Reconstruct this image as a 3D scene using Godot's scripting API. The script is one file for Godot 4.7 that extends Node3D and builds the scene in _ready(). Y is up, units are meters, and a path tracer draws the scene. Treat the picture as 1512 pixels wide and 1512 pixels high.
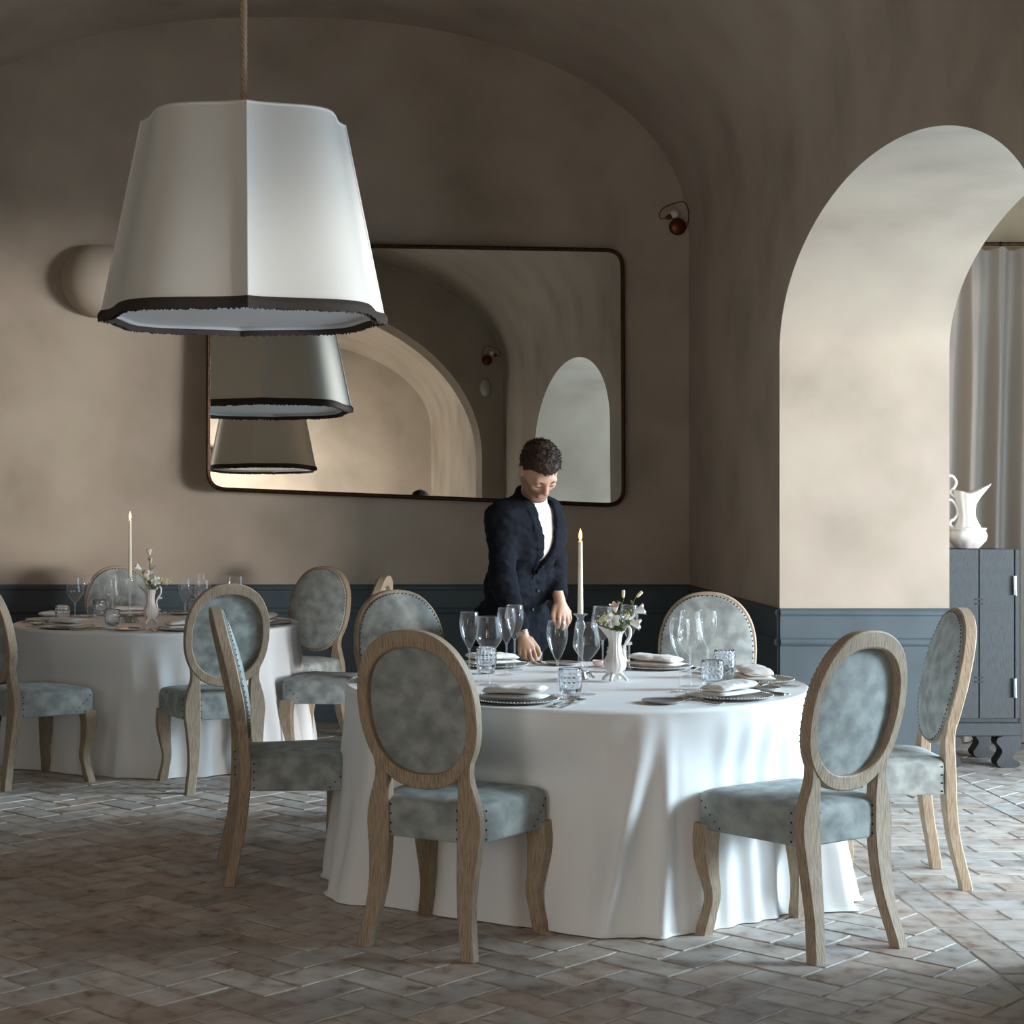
extends Node3D
# A vaulted dining room with two round tables; metres, y up, the camera looks along -z.
const EYE := 1.44
const FOC := 2550.0
const PX := 545.0
const PY := 738.0
const WALL_X := 2.08          # right wall of the room
const WALL_L := -3.26
const BACK := 11.23           # distance of the back wall from the camera
const PIER := 0.86            # thickness of the pierced wall
const TABLE_Y := 0.75

var M := {}
var taken := {}

# ------------------------------------------------------------------ geometry
class Geo:
	var v := PackedVector3Array()
	var ix := PackedInt32Array()
	var col := PackedColorArray()

	func tri(a: Vector3, b: Vector3, c: Vector3) -> void:
		var k := v.size()
		v.append(a); v.append(b); v.append(c)
		ix.append(k); ix.append(k + 1); ix.append(k + 2)

	func quad(a: Vector3, b: Vector3, c: Vector3, d: Vector3) -> void:
		var k := v.size()
		v.append(a); v.append(b); v.append(c); v.append(d)
		for q in [0, 1, 2, 0, 2, 3]:
			ix.append(k + q)

	func grid(nu: int, nv: int, f: Callable, cu := false, cv := false) -> void:
		var k := v.size()
		for j in nv:
			for i in nu:
				v.append(f.call(i, j))
		for j in (nv if cv else nv - 1):
			var j2 := (j + 1) % nv
			for i in (nu if cu else nu - 1):
				var i2 := (i + 1) % nu
				var a := k + j * nu + i
				var b := k + j * nu + i2
				var c := k + j2 * nu + i2
				var d := k + j2 * nu + i
				ix.append(a); ix.append(b); ix.append(c)
				ix.append(a); ix.append(c); ix.append(d)

	func lathe(prof: Array, seg: int, at := Vector3.ZERO, bs := Basis.IDENTITY) -> void:
		grid(seg, prof.size(), func(i: int, j: int):
			var a := TAU * i / seg
			return at + bs * Vector3(cos(a) * prof[j].x, prof[j].y, -sin(a) * prof[j].x), true)

	# round tube along points; r is a number or an array of radii
	func tube(pts: Array, r, seg := 8, cap := true) -> void:
		var n := pts.size()
		var up := Vector3.UP
		var t0: Vector3 = (pts[1] - pts[0]).normalized()
		if absf(t0.dot(up)) > 0.9:
			up = Vector3.RIGHT
		var frames := []
		var prev := up
		for i in n:
			var t: Vector3 = (pts[mini(i + 1, n - 1)] - pts[maxi(i - 1, 0)]).normalized()
			var s := t.cross(prev).normalized()
			prev = s.cross(t).normalized()
			frames.append([s, prev])
		grid(seg, n, func(i: int, j: int):
			var a := TAU * i / seg
			var rr: float = r[j] if r is Array else r
			return pts[j] + (frames[j][0] * cos(a) + frames[j][1] * sin(a)) * rr, true)
		if cap:
			for e in [0, n - 1]:
				var rr: float = r[e] if r is Array else r
				var k := v.size()
				v.append(pts[e])
				for i in seg:
					var a := TAU * i / seg
					v.append(pts[e] + (frames[e][0] * cos(a) + frames[e][1] * sin(a)) * rr)
				for i in seg:
					ix.append(k)
					if e == 0:
						ix.append(k + 1 + (i + 1) % seg); ix.append(k + 1 + i)
					else:
						ix.append(k + 1 + i); ix.append(k + 1 + (i + 1) % seg)

	# rectangular bar along points (section stays in x and z), half sizes per point, bevel c
	func bar(pts: Array, hw: Array, c := 0.004) -> void:
		var n := pts.size()
		grid(16, n, func(i: int, j: int):
			var hx: float = hw[j].x
			var hz: float = hw[j].y
			var q := int(i / 4)
			var e := int((i % 4) / 2)
			var sx: float = [1.0, -1.0, -1.0, 1.0][q]
			var sz: float = [1.0, 1.0, -1.0, -1.0][q]
			var first := (e == 0) == (q % 2 == 0)
			var p := Vector3(sx * (hx if first else hx - c), 0, sz * (hz - c if first else hz))
			return pts[j] + p, true)
		for e in [0, n - 1]:
			var p: Vector3 = pts[e]
			var h: Vector2 = hw[e]
			var a := p + Vector3(-h.x, 0, -h.y)
			var b := p + Vector3(h.x, 0, -h.y)
			var cc := p + Vector3(h.x, 0, h.y)
			var d := p + Vector3(-h.x, 0, h.y)
			if e == 0:
				quad(a, b, cc, d)
			else:
				quad(d, cc, b, a)

	func box(at: Vector3, size: Vector3, c := 0.004, bs := Basis.IDENTITY) -> void:
		var h := size / 2
		var cx := minf(c, minf(h.x, minf(h.y, h.z)) * 0.9)
		var g := Geo.new()
		var faces := [[Vector3.RIGHT, Vector3.UP, Vector3.BACK], [Vector3.LEFT, Vector3.UP, Vector3.FORWARD], [Vector3.UP, Vector3.BACK, Vector3.RIGHT], [Vector3.DOWN, Vector3.FORWARD, Vector3.RIGHT], [Vector3.BACK, Vector3.UP, Vector3.LEFT], [Vector3.FORWARD, Vector3.UP, Vector3.RIGHT]]
		for f in faces:
			var n: Vector3 = f[0]
			var a: Vector3 = f[1]
			var b: Vector3 = f[2]
			var hn := (n * h).dot(n)
			var ha := absf((a * h).dot(a)) - cx
			var hb := absf((b * h).dot(b)) - cx
			quad(at + bs * (n * hn + a * ha + b * hb), at + bs * (n * hn + a * ha - b * hb), at + bs * (n * hn - a * ha - b * hb), at + bs * (n * hn - a * ha + b * hb))
		if cx > 0.0:
			for s in [[0, 1, 2], [1, 2, 0], [2, 0, 1]]:
				for p in [-1, 1]:
					for q in [-1, 1]:
						var pts := []
						for e in [[0, -1], [0, 1], [1, 1], [1, -1]]:
							var w := Vector3.ZERO
							w[s[0]] = p * (h[s[0]] - (cx if e[0] == 1 else 0.0))
							w[s[1]] = q * (h[s[1]] - (cx if e[0] == 0 else 0.0))
							w[s[2]] = e[1] * (h[s[2]] - cx)
							pts.append(at + bs * w)
						if p * q > 0:
							quad(pts[3], pts[2], pts[1], pts[0])
						else:
							quad(pts[0], pts[1], pts[2], pts[3])
			for p in [-1, 1]:
				for q in [-1, 1]:
					for r in [-1, 1]:
						var a := at + bs * Vector3(p * h.x, q * (h.y - cx), r * (h.z - cx))
						var b := at + bs * Vector3(p * (h.x - cx), q * h.y, r * (h.z - cx))
						var d := at + bs * Vector3(p * (h.x - cx), q * (h.y - cx), r * h.z)
						if p * q * r > 0:
							tri(a, d, b)
						else:
							tri(a, b, d)

	func ball(at: Vector3, r: Vector3, seg := 16, rings := 10, lo := -1.0, hi := 1.0, bs := Basis.IDENTITY) -> void:
		grid(seg, rings + 1, func(i: int, j: int):
			var a := TAU * i / seg
			var b: float = lerpf(lo, hi, float(j) / rings) * PI / 2
			return at + bs * (Vector3(cos(a) * cos(b), sin(b), -sin(a) * cos(b)) * r), true)

	func add(o: Geo, t: Transform3D) -> void:
		var k := v.size()
		for p in o.v:
			v.append(t * p)
		for q in o.ix:
			ix.append(q + k)

	func mesh() -> ArrayMesh:
		var n := PackedVector3Array()
		n.resize(v.size())
		for t in range(0, ix.size(), 3):
			var a := ix[t]
			var b := ix[t + 1]
			var c := ix[t + 2]
			var w := (v[c] - v[a]).cross(v[b] - v[a])
			n[a] += w
			n[b] += w
			n[c] += w
		for i in n.size():
			n[i] = n[i].normalized() if n[i].length_squared() > 1e-24 else Vector3.UP
		var arr := []
		arr.resize(Mesh.ARRAY_MAX)
		arr[Mesh.ARRAY_VERTEX] = v
		arr[Mesh.ARRAY_NORMAL] = n
		arr[Mesh.ARRAY_INDEX] = ix
		if col.size() == v.size() and col.size() > 0:
			arr[Mesh.ARRAY_COLOR] = col
		var m := ArrayMesh.new()
		m.add_surface_from_arrays(Mesh.PRIMITIVE_TRIANGLES, arr)
		return m

	# smooth mesh of the zero set of f as surface nets
	func field(f: Callable, lo: Vector3, hi: Vector3, cell: float) -> void:
		var nx := int(ceil((hi.x - lo.x) / cell)) + 1
		var ny := int(ceil((hi.y - lo.y) / cell)) + 1
		var nz := int(ceil((hi.z - lo.z) / cell)) + 1
		var val := PackedFloat32Array()
		val.resize(nx * ny * nz)
		val.fill(1.0)
		var B := 4
		for bz in range(0, nz, B):
			for by in range(0, ny, B):
				for bx in range(0, nx, B):
					var mid := lo + Vector3(bx + 1.5, by + 1.5, bz + 1.5) * cell
					var dm: float = f.call(mid)
					var far := absf(dm) > cell * 4.6
					for z in range(bz, mini(bz + B, nz)):
						for y in range(by, mini(by + B, ny)):
							var row := (z * ny + y) * nx
							for x in range(bx, mini(bx + B, nx)):
								val[row + x] = dm if far else f.call(lo + Vector3(x, y, z) * cell)
		var at := {}
		var k0 := v.size()
		var off := [0, 1, nx, nx + 1, nx * ny, nx * ny + 1, nx * ny + nx, nx * ny + nx + 1]
		var edges := [[0, 1], [2, 3], [4, 5], [6, 7], [0, 2], [1, 3], [4, 6], [5, 7], [0, 4], [1, 5], [2, 6], [3, 7]]
		for z in nz - 1:
			for y in ny - 1:
				for x in nx - 1:
					var b := (z * ny + y) * nx + x
					var s := 0
					for q in 8:
						if val[b + off[q]] < 0.0:
							s += 1
					if s == 0 or s == 8:
						continue
					var sum := Vector3.ZERO
					var cnt := 0
					for e in edges:
						var d0 := val[b + off[e[0]]]
						var d1 := val[b + off[e[1]]]
						if (d0 < 0.0) != (d1 < 0.0):
							var t := d0 / (d0 - d1)
							var p0 := Vector3(e[0] & 1, (e[0] >> 1) & 1, e[0] >> 2)
							var p1 := Vector3(e[1] & 1, (e[1] >> 1) & 1, e[1] >> 2)
							sum += p0.lerp(p1, t)
							cnt += 1
					at[b] = v.size()
					v.append(lo + (Vector3(x, y, z) + sum / cnt) * cell)
		var sx := 1
		var sy := nx
		var sz := nx * ny
		for b in at:
			var d0: float = val[b]
			for ax in [[sx, sy, sz], [sy, sz, sx], [sz, sx, sy]]:
				var d1: float = val[b + ax[0]]
				if (d0 < 0.0) == (d1 < 0.0):
					continue
				var q0 = at.get(b)
				var q1 = at.get(b - ax[1])
				var q2 = at.get(b - ax[1] - ax[2])
				var q3 = at.get(b - ax[2])
				if q1 == null or q2 == null or q3 == null:
					continue
				if d0 < 0.0:
					for q in [q0, q3, q2, q0, q2, q1]:
						ix.append(q)
				else:
					for q in [q0, q1, q2, q0, q2, q3]:
						ix.append(q)

# distance to a tapered capsule
static func cap(p: Vector3, a: Vector3, b: Vector3, ra: float, rb: float) -> float:
	var ab := b - a
	var t := clampf((p - a).dot(ab) / ab.length_squared(), 0.0, 1.0)
	return (p - a - ab * t).length() - lerpf(ra, rb, t)

static func smin(a: float, b: float, k: float) -> float:
	var h := maxf(k - absf(a - b), 0.0) / k
	return minf(a, b) - h * h * k * 0.25

static func ell(p: Vector3, c: Vector3, r: Vector3) -> float:
	var q := (p - c) / r
	var k := q.length()
	if k < 1e-6:
		return -minf(r.x, minf(r.y, r.z))
	return k * (k - 1.0) / (q / r).length()

static func interp(tab: Array, x: float) -> float:
	var n := tab.size()
	if x <= tab[0].x:
		return tab[0].y
	if x >= tab[n - 1].x:
		return tab[n - 1].y
	for i in n - 1:
		if x <= tab[i + 1].x:
			var t: float = (x - tab[i].x) / (tab[i + 1].x - tab[i].x)
			var y0: float = tab[maxi(i - 1, 0)].y
			var y3: float = tab[mini(i + 2, n - 1)].y
			return cubic_interpolate(tab[i].y, tab[i + 1].y, y0, y3, t)
	return 0.0

static func supel(a: float, n: float) -> Vector2:
	var c := cos(a)
	var s := sin(a)
	return Vector2(signf(c) * pow(absf(c), 2.0 / n), signf(s) * pow(absf(s), 2.0 / n))

# smooth curve through points
static func spline(pts: Array, per := 6) -> Array:
	var out := []
	var n := pts.size()
	for i in n - 1:
		for k in per:
			out.append(pts[i].cubic_interpolate(pts[i + 1], pts[maxi(i - 1, 0)], pts[mini(i + 2, n - 1)], float(k) / per))
	out.append(pts[n - 1])
	return out

# ------------------------------------------------------------------ nodes
func numbered(called: String) -> String:
	var k: int = taken.get(called, 0)
	taken[called] = k + 1
	return called if k == 0 else "%s_%03d" % [called, k]

func tag(o: Node, label: String, category: String, group := "") -> Node:
	o.set_meta("label", label)
	o.set_meta("category", category)
	if group != "":
		o.set_meta("group", group)
	return o

func thing(called: String, label: String, category: String, at := Vector3.ZERO, turn := 0.0, group := "") -> Node3D:
	var o := Node3D.new()
	o.name = numbered(called)
	add_child(o)
	o.position = at
	o.rotation.y = turn
	tag(o, label, category, group)
	return o

func obj(called: String, g, m: Material, parent: Node = self) -> MeshInstance3D:
	var o := MeshInstance3D.new()
	o.mesh = g.mesh() if g is Geo else g
	o.material_override = m
	o.name = numbered(called) if parent == self else called
	parent.add_child(o, true)
	return o

func struct(called: String, g, m: Material) -> MeshInstance3D:
	var o := obj(called, g, m)
	o.set_meta("kind", "structure")
	return o

func copy(src: Node3D, called: String, label: String, at: Vector3, turn: float, group := "") -> Node3D:
	var o: Node3D = src.duplicate()
	o.name = numbered(called)
	add_child(o)
	o.position = at
	o.rotation = Vector3(0, turn, 0)
	o.set_meta("label", label)
	if group != "":
		o.set_meta("group", group)
	return o

# a place in the room: x to the right, distance from the camera, height
func at(x: float, d: float, y := 0.0) -> Vector3:
	return Vector3(x, y, -d)

# where a table stands under a sight line of the photograph's survey
func on_table(u: float, w: float) -> Vector3:
	var d := (EYE - TABLE_Y) * FOC / (w - PY)
	return Vector3((u - PX) * d / FOC, TABLE_Y + 0.002, -d)

# ------------------------------------------------------------------ materials
func noise_tex(fseed: int, freq: float, stops: Array, oct := 4, kind := FastNoiseLite.TYPE_SIMPLEX_SMOOTH, w := 512, h := 512) -> NoiseTexture2D:
	var n := FastNoiseLite.new()
	n.seed = fseed
	n.frequency = freq
	n.noise_type = kind
	n.fractal_octaves = oct
	var t := NoiseTexture2D.new()
	t.width = w
	t.height = h
	t.seamless = true
	t.seamless_blend_skirt = 0.25
	t.noise = n
	if stops.size() > 0:
		var gr := Gradient.new()
		gr.offsets = PackedFloat32Array(stops.map(func(s): return s[0]))
		gr.colors = PackedColorArray(stops.map(func(s): return s[1]))
		t.color_ramp = gr
	return t

func mat(called: String, c: Color, rough := 0.7, metal := 0.0) -> StandardMaterial3D:
	var m := StandardMaterial3D.new()
	m.resource_name = called
	m.albedo_color = c
	m.roughness = rough
	m.metallic = metal
	M[called] = m
	return m

func grey(a: float) -> Color:
	return Color(a, a, a)

func tri(m: StandardMaterial3D, scale: Vector3, world := false) -> StandardMaterial3D:
	m.uv1_triplanar = true
	m.uv1_world_triplanar = world
	m.uv1_scale = scale
	m.uv1_triplanar_sharpness = 4.0
	return m

func make_materials() -> void:
	# lime plaster, taupe, clouded by the trowel
	var cloud := noise_tex(3, 0.006, [[0.0, Color(0.83, 0.80, 0.785)], [0.3, Color(0.90, 0.895, 0.87)], [0.5, Color(0.945, 0.93, 0.915)], [0.7, Color(0.965, 0.965, 0.94)], [1.0, Color(1, 0.985, 0.97)]], 6)
	var fine := noise_tex(5, 0.05, [], 4)
	var pl := tri(mat("plaster", Color(0.72, 0.672, 0.622), 0.9), Vector3.ONE * 0.33, true)
	pl.albedo_texture = cloud
	var pt := tri(mat("paint", Color(0.275, 0.325, 0.35), 0.6), Vector3.ONE * 0.6, true)
	pt.albedo_texture = noise_tex(8, 0.01, [[0.0, grey(0.84)], [0.5, grey(0.95)], [1.0, grey(1.0)]], 5)
	# limed oak: fine pores along the grain
	var grain := noise_tex(11, 0.03, [[0.0, Color(0.70, 0.67, 0.62)], [0.42, Color(0.86, 0.84, 0.80)], [0.55, Color(0.96, 0.95, 0.93)], [1.0, Color(1, 1, 1)]], 4)
	var wd := tri(mat("oak", Color(0.69, 0.62, 0.54), 0.65), Vector3(13, 0.9, 13))
	wd.albedo_texture = grain
	wd.heightmap_enabled = true
	wd.heightmap_texture = grain
	wd.heightmap_scale = 0.05
	# mottled suede
	var su := noise_tex(17, 0.014, [[0.0, Color(0.70, 0.70, 0.70)], [0.3, Color(0.80, 0.80, 0.79)], [0.5, Color(0.88, 0.88, 0.87)], [0.72, Color(0.97, 0.97, 0.95)], [1.0, Color(1, 1, 0.98)]], 6)
	var sm := tri(mat("suede", Color(0.655, 0.68, 0.677), 0.8), Vector3(1.5, 1.5, 1.5), true)
	sm.albedo_texture = su
	sm.rim_enabled = true
	sm.rim = 0.35
	mat("nail", Color(0.10, 0.095, 0.09), 0.4, 0.6)
	# linen
	var ln := tri(mat("linen", Color(0.93, 0.93, 0.925), 0.8), Vector3.ONE * 9.0)
	mat("napkin", Color(0.93, 0.915, 0.895), 0.85)
	# terracotta worn and filmed with lime
	var clay := noise_tex(23, 0.011, [[0.0, Color(0.60, 0.51, 0.45)], [0.18, Color(0.76, 0.705, 0.665)], [0.36, Color(0.875, 0.855, 0.835)], [0.6, Color(0.93, 0.92, 0.91)], [1.0, Color(1, 0.995, 0.99)]], 7, FastNoiseLite.TYPE_SIMPLEX_SMOOTH, 1024, 1024)
	var rough := noise_tex(29, 0.012, [[0.0, grey(0.42)], [0.5, grey(0.62)], [1.0, grey(0.9)]], 6)
	var pit := noise_tex(31, 0.035, [], 5)
	var k := 0
	for c in [Color(0.82, 0.79, 0.76), Color(0.74, 0.695, 0.655), Color(0.795, 0.78, 0.76), Color(0.85, 0.81, 0.77), Color(0.72, 0.695, 0.67), Color(0.785, 0.725, 0.68)]:
		var b := tri(mat("brick_%d" % k, c, 1.0), Vector3(0.72, 0.72, 0.72), true)
		b.uv1_offset = Vector3(0.37 * k, 0.0, 0.61 * k)
		b.albedo_texture = clay
		b.roughness = 0.85
		b.roughness_texture = rough
		b.heightmap_enabled = true
		b.heightmap_texture = pit
		b.heightmap_scale = 0.05
		k += 1
	var mo := tri(mat("mortar", Color(0.76, 0.735, 0.70), 0.9), Vector3.ONE * 1.3, true)
	mo.albedo_texture = clay
	# glass and metal
	var gl := mat("glass", Color(1, 1, 1, 0.02), 0.0)
	gl.transparency = BaseMaterial3D.TRANSPARENCY_ALPHA
	var cr := mat("crystal", Color(0.97, 0.98, 1.0, 0.10), 0.02)
	cr.transparency = BaseMaterial3D.TRANSPARENCY_ALPHA
	var cg := mat("cut_crystal", Color(0.97, 0.985, 1.0, 0.0), 0.0)
	cg.transparency = BaseMaterial3D.TRANSPARENCY_ALPHA
	cg.refraction_enabled = true
	cg.refraction_scale = 0.05
	mat("silver", Color(0.80, 0.79, 0.77), 0.2, 1.0)
	mat("pewter", Color(0.78, 0.77, 0.75), 0.38, 0.75)
	mat("chrome", Color(0.85, 0.86, 0.88), 0.15, 1.0)
	mat("mirror", Color(0.90, 0.905, 0.89), 0.0, 1.0)
	var br := tri(mat("bronze", Color(0.36, 0.235, 0.15), 0.38, 0.7), Vector3.ONE * 2.0)
	br.albedo_texture = noise_tex(37, 0.03, [[0.0, grey(0.35)], [0.5, grey(0.75)], [1.0, grey(1.0)]], 4)
	mat("copper", Color(0.42, 0.24, 0.15), 0.35, 0.8)
	mat("porcelain", Color(0.88, 0.865, 0.84), 0.25)
	mat("wax", Color(0.95, 0.91, 0.82), 0.5)
	var fl := mat("flame", Color(1.0, 0.75, 0.4), 1.0)
	fl.emission_enabled = true
	fl.emission = Color(1.0, 0.62, 0.28)
	fl.emission_energy_multiplier = 9.0
	mat("wick", Color(0.05, 0.04, 0.035), 0.9)
	# lamp shade cloth
	var sh := mat("shade", Color(0.945, 0.93, 0.90), 0.85)
	sh.backlight_enabled = true
	sh.backlight = Color(0.25, 0.24, 0.22)
	mat("diffuser", Color(0.93, 0.94, 0.95), 0.6)
	var fr := tri(mat("fringe", Color(0.33, 0.295, 0.27), 0.9), Vector3(30, 6, 30))
	fr.albedo_texture = noise_tex(41, 0.05, [[0.0, grey(0.35)], [0.5, grey(0.8)], [1.0, grey(1.0)]], 3)
	var ro := mat("rope", Color(0.74, 0.64, 0.53), 0.8)
	ro.rim_enabled = true
	ro.rim = 0.2
	var cu := tri(mat("curtain", Color(0.65, 0.61, 0.57), 0.95), Vector3(8, 8, 8))
	mat("buff", Color(0.80, 0.735, 0.62), 0.85)
	# blue-grey stained oak
	var cb := tri(mat("cabinet", Color(0.215, 0.245, 0.268), 0.6), Vector3(14, 0.9, 14))
	cb.albedo_texture = grain
	cb.heightmap_enabled = true
	cb.heightmap_texture = grain
	cb.heightmap_scale = 0.04
	mat("black", Color(0.05, 0.05, 0.05), 0.5)
	mat("bulb", Color(0.88, 0.86, 0.82), 0.4)
	mat("frame_white", Color(0.80, 0.80, 0.78), 0.6)
	mat("ground", Color(0.55, 0.54, 0.52), 0.9)
	# plants
	for p in [["petal", Color(0.95, 0.94, 0.92)], ["bud", Color(0.91, 0.89, 0.72)], ["blush", Color(0.95, 0.86, 0.83)]]:
		var m := mat(p[0], p[1], 0.7)
		m.backlight_enabled = true
		m.backlight = Color(0.3, 0.3, 0.28)
	var lf := mat("leaf", Color(0.36, 0.42, 0.20), 0.55)
	lf.backlight_enabled = true
	lf.backlight = Color(0.25, 0.3, 0.1)
	# cloth of the suit
	var st := tri(mat("suit", Color(0.075, 0.085, 0.112), 0.95), Vector3.ONE * 14.0)
	st.metallic_specular = 0.25
	mat("trousers", Color(0.13, 0.17, 0.23), 0.9)
	mat("shirt", Color(0.82, 0.80, 0.78), 0.85)
	mat("shoe", Color(0.09, 0.06, 0.05), 0.35)
	var sk := mat("skin", Color(1, 1, 1), 0.5)
	sk.vertex_color_use_as_albedo = true
	sk.subsurf_scatter_enabled = true
	sk.subsurf_scatter_strength = 0.15
	var ha := tri(mat("hair", Color(0.235, 0.15, 0.095), 0.8), Vector3(16, 16, 6))
	ha.albedo_texture = noise_tex(47, 0.05, [[0.0, grey(0.45)], [0.5, grey(0.8)], [1.0, grey(1.0)]], 4)

# ------------------------------------------------------------------ the room
# a wall along local x from 0 to len, front face z = 0, back face z = -thick, with arched openings [centre, half width, spring, rise]
func arch_wall(len: float, top: float, thick: float, arches: Array) -> Geo:
	var g := Geo.new()
	var low := func(s: float) -> float:
		for a in arches:
			var t: float = (s - a[0]) / a[1]
			if absf(t) < 1.0:
				return a[2] + a[3] * sqrt(1.0 - t * t)
		return 0.0
	var cuts := [0.0]
	for a in arches:
		var n := 56
		for i in n + 1:
			cuts.append(a[0] - a[1] * cos(PI * i / n))
	cuts.append(len)
	for i in cuts.size() - 1:
		var s0: float = cuts[i]
		var s1: float = cuts[i + 1]
		var y0: float = low.call(s0 + 1e-5)
		var y1: float = low.call(s1 - 1e-5)
		g.quad(Vector3(s0, y0, 0), Vector3(s0, top, 0), Vector3(s1, top, 0), Vector3(s1, y1, 0))
		g.quad(Vector3(s1, y1, -thick), Vector3(s1, top, -thick), Vector3(s0, top, -thick), Vector3(s0, y0, -thick))
	for a in arches:
		var n := 56
		g.grid(n + 1, 2, func(q: int, j: int):
			var t := PI * q / n
			return Vector3(a[0] - a[1] * cos(t), a[2] + a[3] * sin(t), -thick * j))
		for s in [-1, 1]:
			var x: float = a[0] + s * a[1]
			if s < 0:
				g.quad(Vector3(x, 0, 0), Vector3(x, a[2], 0), Vector3(x, a[2], -thick), Vector3(x, 0, -thick))
			else:
				g.quad(Vector3(x, 0, -thick), Vector3(x, a[2], -thick), Vector3(x, a[2], 0), Vector3(x, 0, 0))
	g.quad(Vector3(0, top, 0), Vector3(0, top, -thick), Vector3(len, top, -thick), Vector3(len, top, 0))
	g.quad(Vector3(0, 0, -thick), Vector3(0, top, -thick), Vector3(0, top, 0), Vector3(0, 0, 0))
	g.quad(Vector3(len, 0, 0), Vector3(len, top, 0), Vector3(len, top, -thick), Vector3(len, 0, -thick))
	return g

# moulded dado along a straight run from a to b; n points into the room
func dado(g: Geo, a: Vector3, b: Vector3, n: Vector3) -> void:
	var h := 0.89
	var prof := [Vector2(0.0, h), Vector2(0.008, h), Vector2(0.008, h), Vector2(0.022, h - 0.012), Vector2(0.024, h - 0.03), Vector2(0.014, h - 0.04), Vector2(0.014, h - 0.04), Vector2(0.014, h - 0.15), Vector2(0.014, h - 0.15), Vector2(0.026, h - 0.158), Vector2(0.026, h - 0.182), Vector2(0.012, h - 0.192), Vector2(0.012, h - 0.192), Vector2(0.012, 0.17), Vector2(0.012, 0.17), Vector2(0.022, 0.155), Vector2(0.022, 0.155), Vector2(0.022, 0.0)]
	g.grid(prof.size(), 2, func(i: int, j: int):
		return (a if j == 0 else b) + n * prof[i].x + Vector3.UP * prof[i].y)
	for e in [a, b]:
		for i in prof.size() - 1:
			g.quad(e + Vector3.UP * prof[i].y, e + n * prof[i].x + Vector3.UP * prof[i].y, e + n * prof[i + 1].x + Vector3.UP * prof[i + 1].y, e + Vector3.UP * prof[i + 1].y)

func place(g: Geo, t: Transform3D) -> Geo:
	var o := Geo.new()
	o.add(g, t)
	return o

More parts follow.
